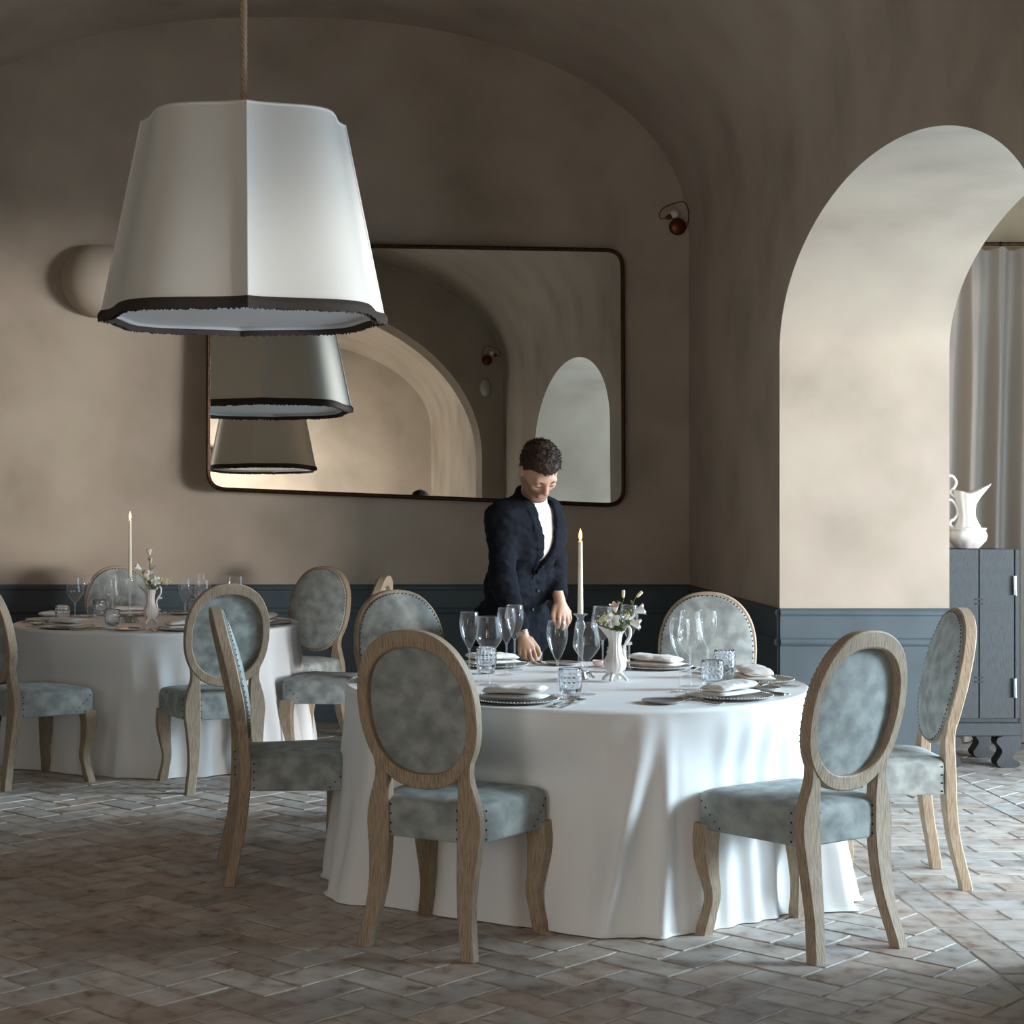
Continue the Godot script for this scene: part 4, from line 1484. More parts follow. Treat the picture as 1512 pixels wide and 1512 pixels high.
func build_tableware() -> void:
	var C1 := at(0.775, 6.53)
	var C2 := at(-1.195, 9.73)
	# glasses of the large table
	var T := [
		["tulip", 823, 1028, "tulip wine glass on the large table, left of the crystal tumbler nearest the spoon"],
		["goblet", 866, 1026, "wine goblet on the large table, in front of the candle holder"],
		["tulip", 693, 1007, "leftmost tulip wine glass on the large table, beside the chair back"],
		["goblet", 722, 1012, "wine goblet on the large table, in front of the left tumbler"],
		["tulip", 748, 997, "tulip wine glass on the large table, left of the waiter's lowered hand"],
		["tulip", 760, 990, "tulip wine glass on the large table, just behind another one by the waiter's wrist"],
		["goblet", 890, 988, "wine goblet on the large table, behind the candle and left of the flowers"],
		["tulip", 929, 990, "tulip wine glass on the large table, hidden behind the flower jug's handle"],
		["tulip", 1004, 1023, "foremost tulip wine glass of the right group on the large table"],
		["goblet", 1019, 1014, "foremost wine goblet of the right group on the large table"],
		["tulip", 1045, 1003, "rear tulip wine glass of the right group on the large table"],
		["goblet", 1019, 999, "rear wine goblet of the right group on the large table"],
	]
	for g in T:
		var p := on_table(g[1], g[2])
		if proto.has(g[0]):
			copy(proto[g[0]], "tulip_glass" if g[0] == "tulip" else "goblet", g[3], p, g[1] * 0.7)
		else:
			proto[g[0]] = stem_glass("tulip_glass" if g[0] == "tulip" else "goblet", g[3])
			proto[g[0]].position = p
	for g in [[842, 1032, "cut crystal tumbler on the large table beside the nearest spoon"], [718, 995, "cut crystal tumbler on the large table behind the left goblet"], [1052, 1018, "front cut crystal tumbler of the right pair on the large table"], [1070, 1000, "rear cut crystal tumbler of the right pair on the large table"], [911, 992, "cut crystal tumbler on the large table behind the flower jug"]]:
		if proto.has("tumbler"):
			copy(proto.tumbler, "crystal_tumbler", g[2], on_table(g[0], g[1]), g[0] * 0.3)
		else:
			proto.tumbler = tumbler(g[2])
			proto.tumbler.position = on_table(g[0], g[1])
	for s in [[-24, "front left place", 0.68], [43.5, "front right place", 0.70], [93, "right place", 0.69], [144, "far right place", 0.68], [-157, "far left place", 0.68], [-95, "left place", 0.68]]:
		setting(C1, s[2], s[0], s[1], "large table", false)
	for s in [[21, "front place"], [-44, "front left place"], [-158, "rear left place"], [138, "rear right place"], [80, "right place"], [-100, "left place"]]:
		setting(C2, 0.62, s[0], s[1], "far table", true)
	var sb := Geo.new()
	sb.lathe([Vector2(0.0, 0.0), Vector2(0.012, 0.0), Vector2(0.024, 0.012), Vector2(0.027, 0.026), Vector2(0.025, 0.026), Vector2(0.02, 0.012), Vector2(0.0, 0.005)], 24)
	var bo := obj("salt_bowl", sb, M.blush)
	bo.position = on_table(884, 985)
	tag(bo, "tiny pale pink salt bowl behind the candle on the large table", "bowl")
	candle_and_jug(on_table(857, 1003), on_table(908, 1006), "large table", 0.0, 0.285)
	candle_and_jug(at(-1.345, 9.72, TABLE_Y + 0.002), at(-1.215, 9.60, TABLE_Y + 0.002), "far table", 0.0, 0.33)

func candle_and_jug(pc: Vector3, pj: Vector3, table: String, turn: float, clen: float) -> void:
	# candle holder: clear column on a clawed metal foot
	var t := thing("candlestick", "clear glass candlestick with a bronze foot at the centre of the " + table, "candlestick", pc)
	var g := Geo.new()
	g.lathe([Vector2(0.0, 0.03), Vector2(0.02, 0.032), Vector2(0.012, 0.05), Vector2(0.009, 0.08), Vector2(0.013, 0.12), Vector2(0.01, 0.16), Vector2(0.014, 0.185), Vector2(0.0215, 0.2), Vector2(0.0175, 0.215), Vector2(0.012, 0.228), Vector2(0.016, 0.24), Vector2(0.029, 0.2475), Vector2(0.03, 0.25), Vector2(0.012, 0.247), Vector2(0.0, 0.247)], 28)
	obj("column", g, M.crystal, t)
	g = Geo.new()
	g.lathe([Vector2(0.0, 0.034), Vector2(0.02, 0.034), Vector2(0.024, 0.026), Vector2(0.032, 0.012), Vector2(0.034, 0.004), Vector2(0.033, 0.0), Vector2(0.0, 0.0)], 24)
	for k in 6:
		var a := k * PI / 3 + 0.4
		var d := Vector3(cos(a), 0, sin(a))
		g.tube(spline([d * 0.02 + Vector3.UP * 0.02, d * 0.038 + Vector3.UP * 0.024, d * 0.048 + Vector3.UP * 0.012, d * 0.056 + Vector3.UP * 0.006], 4), 0.0055, 8)
	obj("foot", g, M.pewter, t)
	var cd := thing("taper_candle", "tall lit ivory taper candle on the " + table, "candle", pc + Vector3.UP * 0.247)
	g = Geo.new()
	g.lathe([Vector2(0.0, 0.0), Vector2(0.0108, 0.0), Vector2(0.0108, 0.02), Vector2(0.009, clen * 0.6), Vector2(0.0078, clen - 0.006), Vector2(0.006, clen - 0.001), Vector2(0.0, clen - 0.004)], 20)
	obj("wax", g, M.wax, cd)
	g = Geo.new()
	g.tube([Vector3(0, clen - 0.006, 0), Vector3(0.0005, clen + 0.004, 0), Vector3(0.001, clen + 0.01, 0)], 0.001, 6)
	obj("wick", g, M.wick, cd)
	g = Geo.new()
	g.lathe([Vector2(0.0, clen + 0.001), Vector2(0.0045, clen + 0.006), Vector2(0.0068, clen + 0.014), Vector2(0.006, clen + 0.024), Vector2(0.003, clen + 0.036), Vector2(0.0, clen + 0.046)], 16)
	obj("flame", g, M.flame, cd)
	var l := OmniLight3D.new()
	l.light_color = Color(1.0, 0.66, 0.36)
	l.light_energy = 0.02
	l.light_size = 0.008
	l.omni_range = 20.0
	l.omni_attenuation = 2.0
	l.shadow_enabled = true
	cd.add_child(l)
	l.position = Vector3(0, clen + 0.018, 0)
	# milk-white jug on four curled feet; lip to the left, scrolled handle to the right
	var j := thing("flower_jug", "milk-white fluted jug on curled feet holding flowers on the " + table, "jug", pj, turn)
	g = Geo.new()
	var prof := [Vector2(0, 0.026), Vector2(0.014, 0.024), Vector2(0.024, 0.03), Vector2(0.038, 0.046), Vector2(0.044, 0.062), Vector2(0.041, 0.078), Vector2(0.031, 0.096), Vector2(0.0245, 0.115), Vector2(0.0225, 0.14), Vector2(0.0245, 0.16), Vector2(0.029, 0.178), Vector2(0.0345, 0.19), Vector2(0.032, 0.189), Vector2(0.023, 0.165), Vector2(0.019, 0.13)]
	g.grid(60, prof.size(), func(i: int, k: int):
		var a := TAU * i / 60.0
		var r: float = prof[k].x
		if k > 1 and k < 12:
			r += 0.0011 * sin(a * 15.0)
		var lip := maxf(0.0, -cos(a)) * smoothstep(0.15, 0.19, prof[k].y)
		return Vector3(cos(a) * r - lip * lip * 0.034, prof[k].y + lip * lip * 0.022, -sin(a) * r * (1.0 - 0.3 * lip)), true)
	obj("body", g, M.porcelain, j)
	for k in 4:
		g = Geo.new()
		var a := k * PI / 2 + 0.5
		var d := Vector3(cos(a), 0, sin(a))
		g.tube(spline([d * 0.008 + Vector3.UP * 0.03, d * 0.024 + Vector3.UP * 0.026, d * 0.038 + Vector3.UP * 0.014, d * 0.044 + Vector3.UP * 0.007, d * 0.05 + Vector3.UP * 0.0075], 4), [0.008, 0.008, 0.008, 0.008, 0.008, 0.0075, 0.007, 0.007, 0.007, 0.007, 0.007, 0.007, 0.0065, 0.0065, 0.0065, 0.0065, 0.006], 8)
		obj("foot", g, M.porcelain, j)
	g = Geo.new()
	g.tube(spline([Vector3(0.03, 0.186, 0), Vector3(0.045, 0.208, 0), Vector3(0.058, 0.195, 0), Vector3(0.056, 0.165, 0), Vector3(0.044, 0.148, 0), Vector3(0.048, 0.14, 0), Vector3(0.064, 0.144, 0)], 5), 0.0055, 10)
	g.tube(spline([Vector3(0.046, 0.15, 0), Vector3(0.034, 0.125, 0), Vector3(0.036, 0.1, 0), Vector3(0.044, 0.078, 0), Vector3(0.056, 0.08, 0)], 5), 0.005, 10)
	obj("handle", g, M.porcelain, j)
	flowers(pj, table)

func blossom(g: Geo, at_: Vector3, dir: Vector3, r: float, l: float) -> void:
	# a bell with five flared lobes
	var z := dir.normalized()
	var x := z.cross(Vector3.UP if absf(z.y) < 0.9 else Vector3.RIGHT).normalized()
	var y := z.cross(x)
	g.grid(30, 8, func(i: int, j: int):
		var a := TAU * i / 30.0
		var f := j / 7.0
		var lobe := 0.5 + 0.5 * cos(a * 5.0)
		var rr: float = r * (0.35 + 0.65 * sin(f * 1.5)) + r * 0.55 * pow(f, 4.0) * lobe
		return at_ + z * (l * f - 0.15 * l * pow(f, 5.0) * (1.0 - lobe)) + (x * cos(a) + y * sin(a)) * rr, true)

func leaf(g: Geo, at_: Vector3, dir: Vector3, l: float, w: float) -> void:
	var d := dir.normalized()
	var s := d.cross(Vector3.UP).normalized()
	var up := s.cross(d)
	g.grid(5, 7, func(i: int, j: int):
		var f := j / 6.0
		var q := (i - 2) / 2.0
		return at_ + d * l * f + s * q * w * sin(PI * pow(f, 0.8)) + up * (absf(q) * w * 0.4 - 0.25 * l * f * f))

func flowers(pj: Vector3, table: String) -> void:
	var mouth := pj + Vector3(-0.004, 0.17, 0)
	# [tip offset from the jug's foot, kind, words]
	var list: Array
	if table == "large table":
		list = [
			[Vector3(0.075, 0.262, 0.0), "bell", Vector3(1.0, 0.35, 0.2), "white bellflower high on the right of the jug"],
			[Vector3(0.055, 0.222, 0.02), "bell", Vector3(1.0, -0.15, 0.3), "white bellflower low on the right, drooping over the handle"],
			[Vector3(0.035, 0.238, -0.02), "bell", Vector3(0.7, 0.2, -0.3), "white bellflower half hidden behind the stems"],
			[Vector3(0.0, 0.262, 0.01), "blush", Vector3(-0.15, 0.9, 0.5), "pale pink bellflower standing upright above the jug"],
			[Vector3(-0.012, 0.228, 0.03), "rose", Vector3(-0.1, 0.2, 1.0), "round white lisianthus at the front of the bunch"],
			[Vector3(0.032, 0.315, 0.0), "bud", Vector3(0.0, 1.0, 0.0), "upright cream flower bud at the top of the bunch"],
			[Vector3(0.082, 0.318, 0.0), "bud", Vector3(0.7, 0.7, 0.0), "slanting cream flower bud at the top right"],
			[Vector3(-0.048, 0.225, 0.01), "spray", Vector3(-0.5, 0.8, 0.2), "spray of tiny cream florets on the left of the jug"],
			[Vector3(-0.025, 0.24, -0.01), "spray", Vector3(-0.2, 1.0, 0.0), "smaller spray of tiny florets behind the lisianthus"],
		]
	else:
		list = [
			[Vector3(-0.005, 0.38, 0.0), "blush", Vector3(-0.1, 1.0, 0.0), "pale pink rosebud on the tallest stem"],
			[Vector3(0.0, 0.335, 0.0), "bud", Vector3(0.2, 1.0, 0.2), "cream bud below the pink rosebud"],
			[Vector3(-0.05, 0.30, 0.01), "bell", Vector3(-0.8, 0.5, 0.2), "white bellflower leaning left"],
			[Vector3(0.0, 0.265, 0.03), "rose", Vector3(0.1, 0.3, 1.0), "round white lisianthus in the middle of the bunch"],
			[Vector3(0.025, 0.235, 0.02), "rose", Vector3(0.5, 0.2, 0.8), "small white lisianthus low in the bunch"],
			[Vector3(0.075, 0.235, 0.0), "spray", Vector3(0.8, 0.5, 0.1), "spray of tiny white florets on the right"],
		]
	var rng := RandomNumberGenerator.new()
	rng.seed = 31
	for f in list:
		var tip: Vector3 = pj + f[0]
		var t := thing("flower", f[3] + " on the " + table, "flower", tip, 0.0, "cut flowers in the jugs")
		var g := Geo.new()
		var dir: Vector3 = f[2].normalized()
		var root := mouth - tip + Vector3(rng.randf_range(-0.008, 0.008), -0.03, rng.randf_range(-0.008, 0.008))
		g.tube(spline([root, root.lerp(Vector3.ZERO, 0.55) + Vector3(0, 0.008, 0), -dir * 0.008, Vector3.ZERO], 5), 0.0014, 6)
		obj("stem", g, M.leaf, t)
		g = Geo.new()
		for k in 3:
			leaf(g, root.lerp(Vector3.ZERO, 0.4 + 0.22 * k), Vector3(rng.randf_range(-1, 1), 0.6, rng.randf_range(-0.4, 1)), 0.034, 0.0065)
		obj("leaves", g, M.leaf, t)
		g = Geo.new()
		match f[1]:
			"bell":
				blossom(g, Vector3.ZERO, dir, 0.0165, 0.04)
				obj("petals", g, M.petal, t)
			"blush":
				blossom(g, Vector3.ZERO, dir, 0.0145, 0.036)
				blossom(g, Vector3.ZERO, dir, 0.010, 0.033)
				obj("petals", g, M.blush, t)
			"bud":
				g.lathe([Vector2(0, 0), Vector2(0.005, 0.002), Vector2(0.0065, 0.012), Vector2(0.0065, 0.026), Vector2(0.005, 0.03), Vector2(0.0, 0.028)], 14, Vector3.ZERO, Basis(Quaternion(Vector3.UP, dir)))
				obj("bud", g, M.bud, t)
			"rose":
				for k in 4:
					blossom(g, dir * 0.002 * k, dir + Vector3(0.1 * sin(k * 2.0), 0.1 * cos(k * 2.0), 0), 0.0205 - 0.004 * k, 0.02 - 0.001 * k)
				obj("petals", g, M.petal, t)
			"spray":
				for k in 70:
					var o := Vector3(rng.randfn(0, 0.4), rng.randfn(0, 0.22), rng.randfn(0, 0.35)) * 0.04
					g.ball(o, Vector3.ONE * rng.randf_range(0.0018, 0.003), 6, 4)
				var so := obj("florets", g, M.bud, t)
				so.set_meta("kind", "stuff")

# ------------------------------------------------------------------ the waiter
func build_waiter() -> void:
	var base := at(0.64, 7.84)
	var P := thing("person", "person in a dark navy suit and white shirt bending over the table to lay cutlery", "person", base)
	var o := base
	# joints in the room, then relative to the feet
	var J := {
		"neck": at(0.712, 7.52, 1.44) - o, "rs": at(0.568, 7.42, 1.36) - o, "ls": at(0.780, 7.63, 1.375) - o,
		"chest": at(0.685, 7.57, 1.27) - o, "waist": at(0.665, 7.67, 1.07) - o, "pelvis": at(0.640, 7.77, 0.88) - o,
		"re": at(0.570, 7.37, 1.09) - o, "rw": at(0.650, 7.335, 0.872) - o,
		"le": at(0.838, 7.82, 1.165) - o, "lw": at(0.838, 7.62, 1.005) - o,
	}
	var lat: Vector3 = (J.ls - J.rs).normalized()
	var up: Vector3 = (J.neck - J.pelvis).normalized()
	var fwd := lat.cross(up).normalized()
	up = fwd.cross(lat).normalized()
	var nz := FastNoiseLite.new()
	nz.seed = 2
	nz.frequency = 1.0
	var hip: Vector3 = J.pelvis
	var torso := func(p: Vector3, e: float) -> float:
		var d := cap(p, J.rs + lat * 0.03, J.ls - lat * 0.03, 0.062 + e, 0.062 + e)
		d = smin(d, minf(cap(p, J.neck - up * 0.03, J.rs + lat * 0.02, 0.058 + e, 0.052 + e), cap(p, J.neck - up * 0.03, J.ls - lat * 0.02, 0.058 + e, 0.052 + e)), 0.04)
		d = smin(d, cap(p, J.chest - lat * 0.072 + fwd * 0.012, J.chest + lat * 0.072 + fwd * 0.012, 0.108 + e, 0.108 + e), 0.09)
		d = smin(d, cap(p, J.waist - lat * 0.062, J.waist + lat * 0.062, 0.100 + e, 0.100 + e), 0.10)
		d = smin(d, cap(p, hip - lat * 0.07, hip + lat * 0.07, 0.112 + e, 0.112 + e), 0.10)
		return d
	var arms := func(p: Vector3, e: float) -> float:
		var r := smin(cap(p, J.rs, J.re, 0.06 + e, 0.05 + e), cap(p, J.re, J.rw, 0.05 + e, 0.034 + e), 0.03)
		var l := smin(cap(p, J.ls, J.le, 0.058 + e, 0.048 + e), cap(p, J.le, J.lw, 0.05 + e, 0.034 + e), 0.03)
		return minf(r, l)
	# --- skin: one body; the trunk and limbs lie under the clothes, the head and hands show
	var head_c: Vector3 = at(0.724, 7.36, 1.562) - o
	var hf := Vector3(0.26, -0.72, 0.66).normalized()
	var hl := Vector3(0.93, 0.10, -0.32)                       # towards his left
	hl = (hl - hf * hl.dot(hf)).normalized()
	var hu := hf.cross(hl).normalized()
	var HB := Basis(hl, hu, hf)
	var HI := HB.transposed()
	var g := Geo.new()
	var legs := [[hip - lat * 0.085, at(0.575, 7.74, 0.46) - o, at(0.565, 7.86, 0.07) - o], [hip + lat * 0.085, at(0.715, 7.86, 0.46) - o, at(0.715, 7.98, 0.07) - o]]
	g.field(func(p: Vector3):
		var d: float = torso.call(p, -0.022)
		d = smin(d, arms.call(p, -0.014), 0.03)
		for l in legs:
			d = smin(d, smin(cap(p, l[0], l[1], 0.075, 0.05), cap(p, l[1], l[2], 0.05, 0.035), 0.03), 0.04)
		return smin(d, cap(p, J.neck - up * 0.06, J.neck + up * 0.03, 0.055, 0.052), 0.04), Vector3(-0.32, 0.02, -0.35), Vector3(0.36, 1.56, 0.72), 0.016)
	var nb := g.v.size()
	var face := func(q: Vector3) -> float:
		var d := ell(q, Vector3(0, 0.028, -0.012), Vector3(0.075, 0.088, 0.096))
		d = smin(d, ell(q, Vector3(0, -0.03, 0.028), Vector3(0.058, 0.08, 0.064)), 0.03)
		for s in [-1, 1]:
			d = smin(d, cap(q, Vector3(s * 0.054, -0.045, -0.002), Vector3(s * 0.02, -0.096, 0.06), 0.02, 0.02), 0.02)
			d = smin(d, ell(q, Vector3(s * 0.042, -0.022, 0.064), Vector3(0.016, 0.014, 0.014)), 0.02)       # cheekbone
		d = smin(d, ell(q, Vector3(0, -0.098, 0.066), Vector3(0.022, 0.017, 0.02)), 0.02)                  # chin
		d = smin(d, cap(q, Vector3(-0.036, 0.021, 0.078), Vector3(0.036, 0.021, 0.078), 0.013, 0.013), 0.018)   # brow
		for s in [-1, 1]:
			d = -smin(-d, ell(q, Vector3(s * 0.031, 0.001, 0.099), Vector3(0.019, 0.011, 0.016)), 0.012)   # socket
			d = smin(d, ell(q, Vector3(s * 0.031, -0.001, 0.076), Vector3(0.014, 0.011, 0.013)), 0.004)    # lid
		d = smin(d, cap(q, Vector3(0, 0.014, 0.09), Vector3(0, -0.027, 0.108), 0.0075, 0.0115), 0.012)         # nose
		for s in [-1, 1]:
			d = smin(d, ell(q, Vector3(s * 0.011, -0.031, 0.099), Vector3(0.008, 0.007, 0.009)), 0.006)
		d = smin(d, cap(q, Vector3(-0.018, -0.059, 0.084), Vector3(0.018, -0.059, 0.084), 0.0065, 0.0065), 0.006)
		d = smin(d, cap(q, Vector3(-0.014, -0.069, 0.084), Vector3(0.014, -0.069, 0.084), 0.0065, 0.0065), 0.005)
		for s in [-1, 1]:
			d = smin(d, ell(q, Vector3(s * 0.077, -0.004, -0.012), Vector3(0.009, 0.03, 0.018)), 0.008)    # ear
		return d
	var neck_l: Vector3 = HI * (J.neck - head_c)
	g.field(func(p: Vector3):
		var q: Vector3 = HI * (p - head_c)
		return smin(face.call(q), cap(q, Vector3(0, -0.05, -0.025), neck_l, 0.05, 0.056), 0.025), head_c + Vector3(-0.125, -0.165, -0.15), head_c + Vector3(0.13, 0.135, 0.15), 0.0042)
	var nh := g.v.size()
	var hand := func(wr: Vector3, fingers: Array, thumb: Array) -> void:
		var lo := wr
		var hi := wr
		for f in fingers + [thumb]:
			for q in f:
				lo = lo.min(q)
				hi = hi.max(q)
		var back: Vector3 = (wr - (fingers[1][0] as Vector3)).normalized()
		g.field(func(p: Vector3):
			var d := cap(p, wr + back * 0.03, wr, 0.027, 0.025)
			for f in fingers:
				d = smin(d, cap(p, wr - back * 0.008, f[0], 0.018, 0.0115), 0.012)
			for f in fingers:
				var e := 1.0
				for k in f.size() - 1:
					e = minf(e, cap(p, f[k], f[k + 1], 0.0096 - 0.0008 * k, 0.0088 - 0.0008 * k))
				d = smin(d, e, 0.004)
			var e := 1.0
			for k in thumb.size() - 1:
				e = minf(e, cap(p, thumb[k], thumb[k + 1], 0.014 - 0.0025 * k, 0.0115 - 0.0015 * k))
			return smin(d, e, 0.01), lo - Vector3.ONE * 0.045, hi + Vector3.ONE * 0.035, 0.0032)
	var R := func(x: float, y: float, d: float) -> Vector3: return at(x - (0.012 if x > 0.75 else 0.0), d, y) - o
	hand.call(J.rw, [
		[R.call(0.690, 0.812, 7.298), R.call(0.700, 0.785, 7.283), R.call(0.704, 0.762, 7.292)],
		[R.call(0.673, 0.804, 7.290), R.call(0.681, 0.774, 7.272), R.call(0.690, 0.760, 7.284)],
		[R.call(0.655, 0.806, 7.291), R.call(0.658, 0.775, 7.276), R.call(0.668, 0.762, 7.296)],
		[R.call(0.638, 0.814, 7.300), R.call(0.638, 0.787, 7.288), R.call(0.648, 0.771, 7.305)]],
		[R.call(0.683, 0.848, 7.325), R.call(0.712, 0.812, 7.318), R.call(0.722, 0.785, 7.308), R.call(0.714, 0.766, 7.30)])
	hand.call(J.lw, [
		[R.call(0.846, 0.935, 7.585), R.call(0.846, 0.902, 7.575), R.call(0.843, 0.880, 7.588)],
		[R.call(0.864, 0.932, 7.590), R.call(0.868, 0.896, 7.582), R.call(0.862, 0.872, 7.592)],
		[R.call(0.880, 0.936, 7.600), R.call(0.886, 0.902, 7.594), R.call(0.880, 0.880, 7.604)],
		[R.call(0.892, 0.946, 7.612), R.call(0.898, 0.918, 7.608), R.call(0.892, 0.898, 7.614)]],
		[R.call(0.832, 0.970, 7.605), R.call(0.820, 0.938, 7.59), R.call(0.822, 0.912, 7.584), R.call(0.832, 0.892, 7.585)])
	# skin tone, with the beard's shadow of hair on jaw and lip
	g.col.resize(g.v.size())
	for i in g.v.size():
		var c := Color(0.43, 0.255, 0.175)
		if i >= nb and i < nh:
			var q: Vector3 = HI * (g.v[i] - head_c)
			var b := smoothstep(-0.032, -0.046, q.y - 0.022 * smoothstep(0.025, 0.06, absf(q.x))) * smoothstep(-0.05, 0.0, q.z)
			var lips := smoothstep(0.012, 0.006, absf(q.y + 0.064)) * smoothstep(0.022, 0.014, absf(q.x)) * smoothstep(0.08, 0.086, q.z)
			b *= (1.0 - lips) * (0.6 + 0.4 * nz.get_noise_3d(q.x * 260, q.y * 260, q.z * 260))
			c = c.lerp(Color(0.14, 0.085, 0.055), clampf(b * 1.05, 0, 0.85)).lerp(Color(0.42, 0.19, 0.15), lips * 0.7)
		g.col[i] = c
	obj("body", g, M.skin, P)
	# --- hair
	g = Geo.new()
	g.field(func(p: Vector3):
		var q: Vector3 = HI * (p - head_c)
		var h := 0.005 + 0.011 * smoothstep(0.02, 0.11, q.y)
		var d := ell(q, Vector3(0, 0.03, -0.013), Vector3(0.075 + h, 0.087 + h * 1.25, 0.096 + h))
		var line := interp([Vector2(-0.11, -0.075), Vector2(-0.06, -0.055), Vector2(-0.025, -0.015), Vector2(0.0, -0.03), Vector2(0.014, 0.014), Vector2(0.04, 0.046), Vector2(0.065, 0.062), Vector2(0.1, 0.062)], q.z + 0.012 * smoothstep(0.03, 0.06, absf(q.x)))
		d += 0.004 * nz.get_noise_3d(q.x * 50, q.y * 30, q.z * 25) + 0.002 * nz.get_noise_3d(q.x * 190, q.y * 90, q.z * 70)
		line += 0.006 * nz.get_noise_3d(q.x * 160, 3.0, 0.0)
		return maxf(d, (line - q.y) * 0.8), head_c - Vector3.ONE * 0.15, head_c + Vector3.ONE * 0.15, 0.0034)
	# short tufts combed forward over the crown
	var hr := RandomNumberGenerator.new()
	hr.seed = 8
	var nv := g.v.size()
	for k in 1500:
		var p: Vector3 = g.v[hr.randi() % nv]
		var q: Vector3 = HI * (p - head_c)
		if q.y < 0.015 and q.z > -0.02:
			continue
		var outw := Vector3(q.x, q.y - 0.03, q.z + 0.013).normalized()
		var comb := (Vector3(hr.randfn(0, 0.35), 0.1, 1.0) - outw * outw.z).normalized()
		var long := hr.randf_range(0.008, 0.017) * (1.0 if q.y > 0.04 else 0.5)
		var tip: Vector3 = p + HB * (comb * long + outw * long * 0.45)
		var sidew: Vector3 = HB * outw.cross(comb).normalized() * 0.0016
		g.tri(p - sidew, p + sidew, tip)
		g.tri(p - HB * outw * 0.002, p + HB * outw * 0.0015, tip)
	obj("hair", g, M.hair, P)
	for s in [-1, 1]:
		g = Geo.new()
		g.tube([head_c + HB * Vector3(s * 0.014, 0.018, 0.0925), head_c + HB * Vector3(s * 0.03, 0.024, 0.0905), head_c + HB * Vector3(s * 0.047, 0.019, 0.079)], [0.0028, 0.0036, 0.0018], 6)
		obj("eyebrow", g, M.hair, P)
	g = Geo.new()
	for s in [-1, 1]:
		g.tube([head_c + HB * Vector3(s * 0.019, -0.006, 0.086), head_c + HB * Vector3(s * 0.03, -0.0085, 0.0895), head_c + HB * Vector3(s * 0.042, -0.006, 0.0835)], 0.0011, 6)
	obj("eyelashes", g, M.hair, P)
	# --- shirt
	var chest: Vector3 = J.chest
	var loc := func(p: Vector3) -> Vector3: return Vector3((p - chest).dot(lat), (p - chest).dot(up), (p - chest).dot(fwd))
	g = Geo.new()
	g.field(func(p: Vector3):
		var d: float = torso.call(p, -0.002)
		d = smin(d, cap(p, J.neck - up * 0.05, J.neck + up * 0.012, 0.062, 0.060), 0.03)
		var q: Vector3 = loc.call(p)
		d -= 0.002 * exp(-pow(q.x / 0.012, 2.0))           # button placket
		return maxf(d, maxf(absf(q.x) - 0.12, 0.02 - q.z) * 0.9), Vector3(-0.3, 0.8, -0.2), Vector3(0.36, 1.54, 0.62), 0.009)
	obj("shirt", g, M.shirt, P)
	# --- jacket: fronts open in a V, turned lapels, sleeves, flared skirt
	var hem_y := 0.775
	var half := func(h: float) -> float: return interp([Vector2(-0.17, 0.0), Vector2(-0.12, 0.010), Vector2(0.0, 0.030), Vector2(0.12, 0.052), Vector2(0.2, 0.066)], h)
	g = Geo.new()
	g.field(func(p: Vector3):
		var d: float = torso.call(p, 0.014)
		d = smin(d, cap(p, hip - lat * 0.08 - up * 0.07, hip + lat * 0.08 - up * 0.07, 0.135, 0.135), 0.08)
		d = smin(d, arms.call(p, 0.006), 0.035)
		d = smin(d, cap(p, J.neck - up * 0.07 - fwd * 0.02, J.neck - up * 0.0 - fwd * 0.02, 0.085, 0.072), 0.03)
		d += 0.010 * nz.get_noise_3d(p.x * 13 + p.y * 9, p.y * 24, p.z * 13) + 0.003 * nz.get_noise_3d(p.x * 40, p.y * 26, p.z * 40)
		var q: Vector3 = loc.call(p)
		var w: float = half.call(q.y)
		var turned := maxf(d - 0.007, maxf(maxf(absf(q.x) - w - 0.052 * smoothstep(-0.17, 0.08, q.y), w - absf(q.x)), maxf(0.02 - q.z, maxf(-0.15 - q.y, q.y - 0.19))))
		var open := maxf(absf(q.x) - w, maxf(-0.17 - q.y, 0.01 - q.z))
		d = maxf(minf(d, turned), -open)
		# neck opening, inside cut away, cuffs and hem
		d = maxf(d, -cap(p, J.neck - up * 0.04, J.neck + up * 0.2, 0.063, 0.066))
		d = maxf(d, -((torso.call(p, 0.002)) as float) if q.y > -0.2 and absf(q.x) < w + 0.02 and q.z > 0.0 else d)
		d = maxf(d, (hem_y + 0.0) - (p.y + 0.25 * (q.z - 0.05)))
		for e in [[J.re, J.rw], [J.le, J.lw]]:
			var ax: Vector3 = (e[1] - e[0]).normalized()
			var past: float = (p - (e[1] as Vector3)).dot(ax)
			if (p - (e[1] as Vector3)).length() < 0.09:
				d = maxf(d, past + 0.012)
		return d, Vector3(-0.32, 0.70, -0.42), Vector3(0.40, 1.56, 0.66), 0.0085)
	obj("jacket", g, M.suit, P)
	g = Geo.new()
	for k in 2:
		var q: Vector3 = chest + up * (-0.19 - 0.09 * k) + fwd * 0.14
		g.ball(q, Vector3(0.009, 0.009, 0.004), 12, 6)
	obj("buttons", g, M.black, P)
	# --- trousers and shoes
	g = Geo.new()
	g.field(func(p: Vector3):
		var d := cap(p, hip - lat * 0.06 - up * 0.02, hip + lat * 0.06 - up * 0.02, 0.118, 0.118)
		for l in legs:
			d = smin(d, smin(cap(p, l[0], l[1], 0.092, 0.068), cap(p, l[1], l[2] - Vector3.UP * 0.03, 0.068, 0.058), 0.03), 0.035)
		d += 0.004 * nz.get_noise_3d(p.x * 12, p.y * 14, p.z * 12)
		return maxf(maxf(d, 0.055 - p.y), p.y - 0.93), Vector3(-0.3, 0.03, -0.3), Vector3(0.32, 0.98, 0.42), 0.014)
	obj("trousers", g, M.trousers, P)
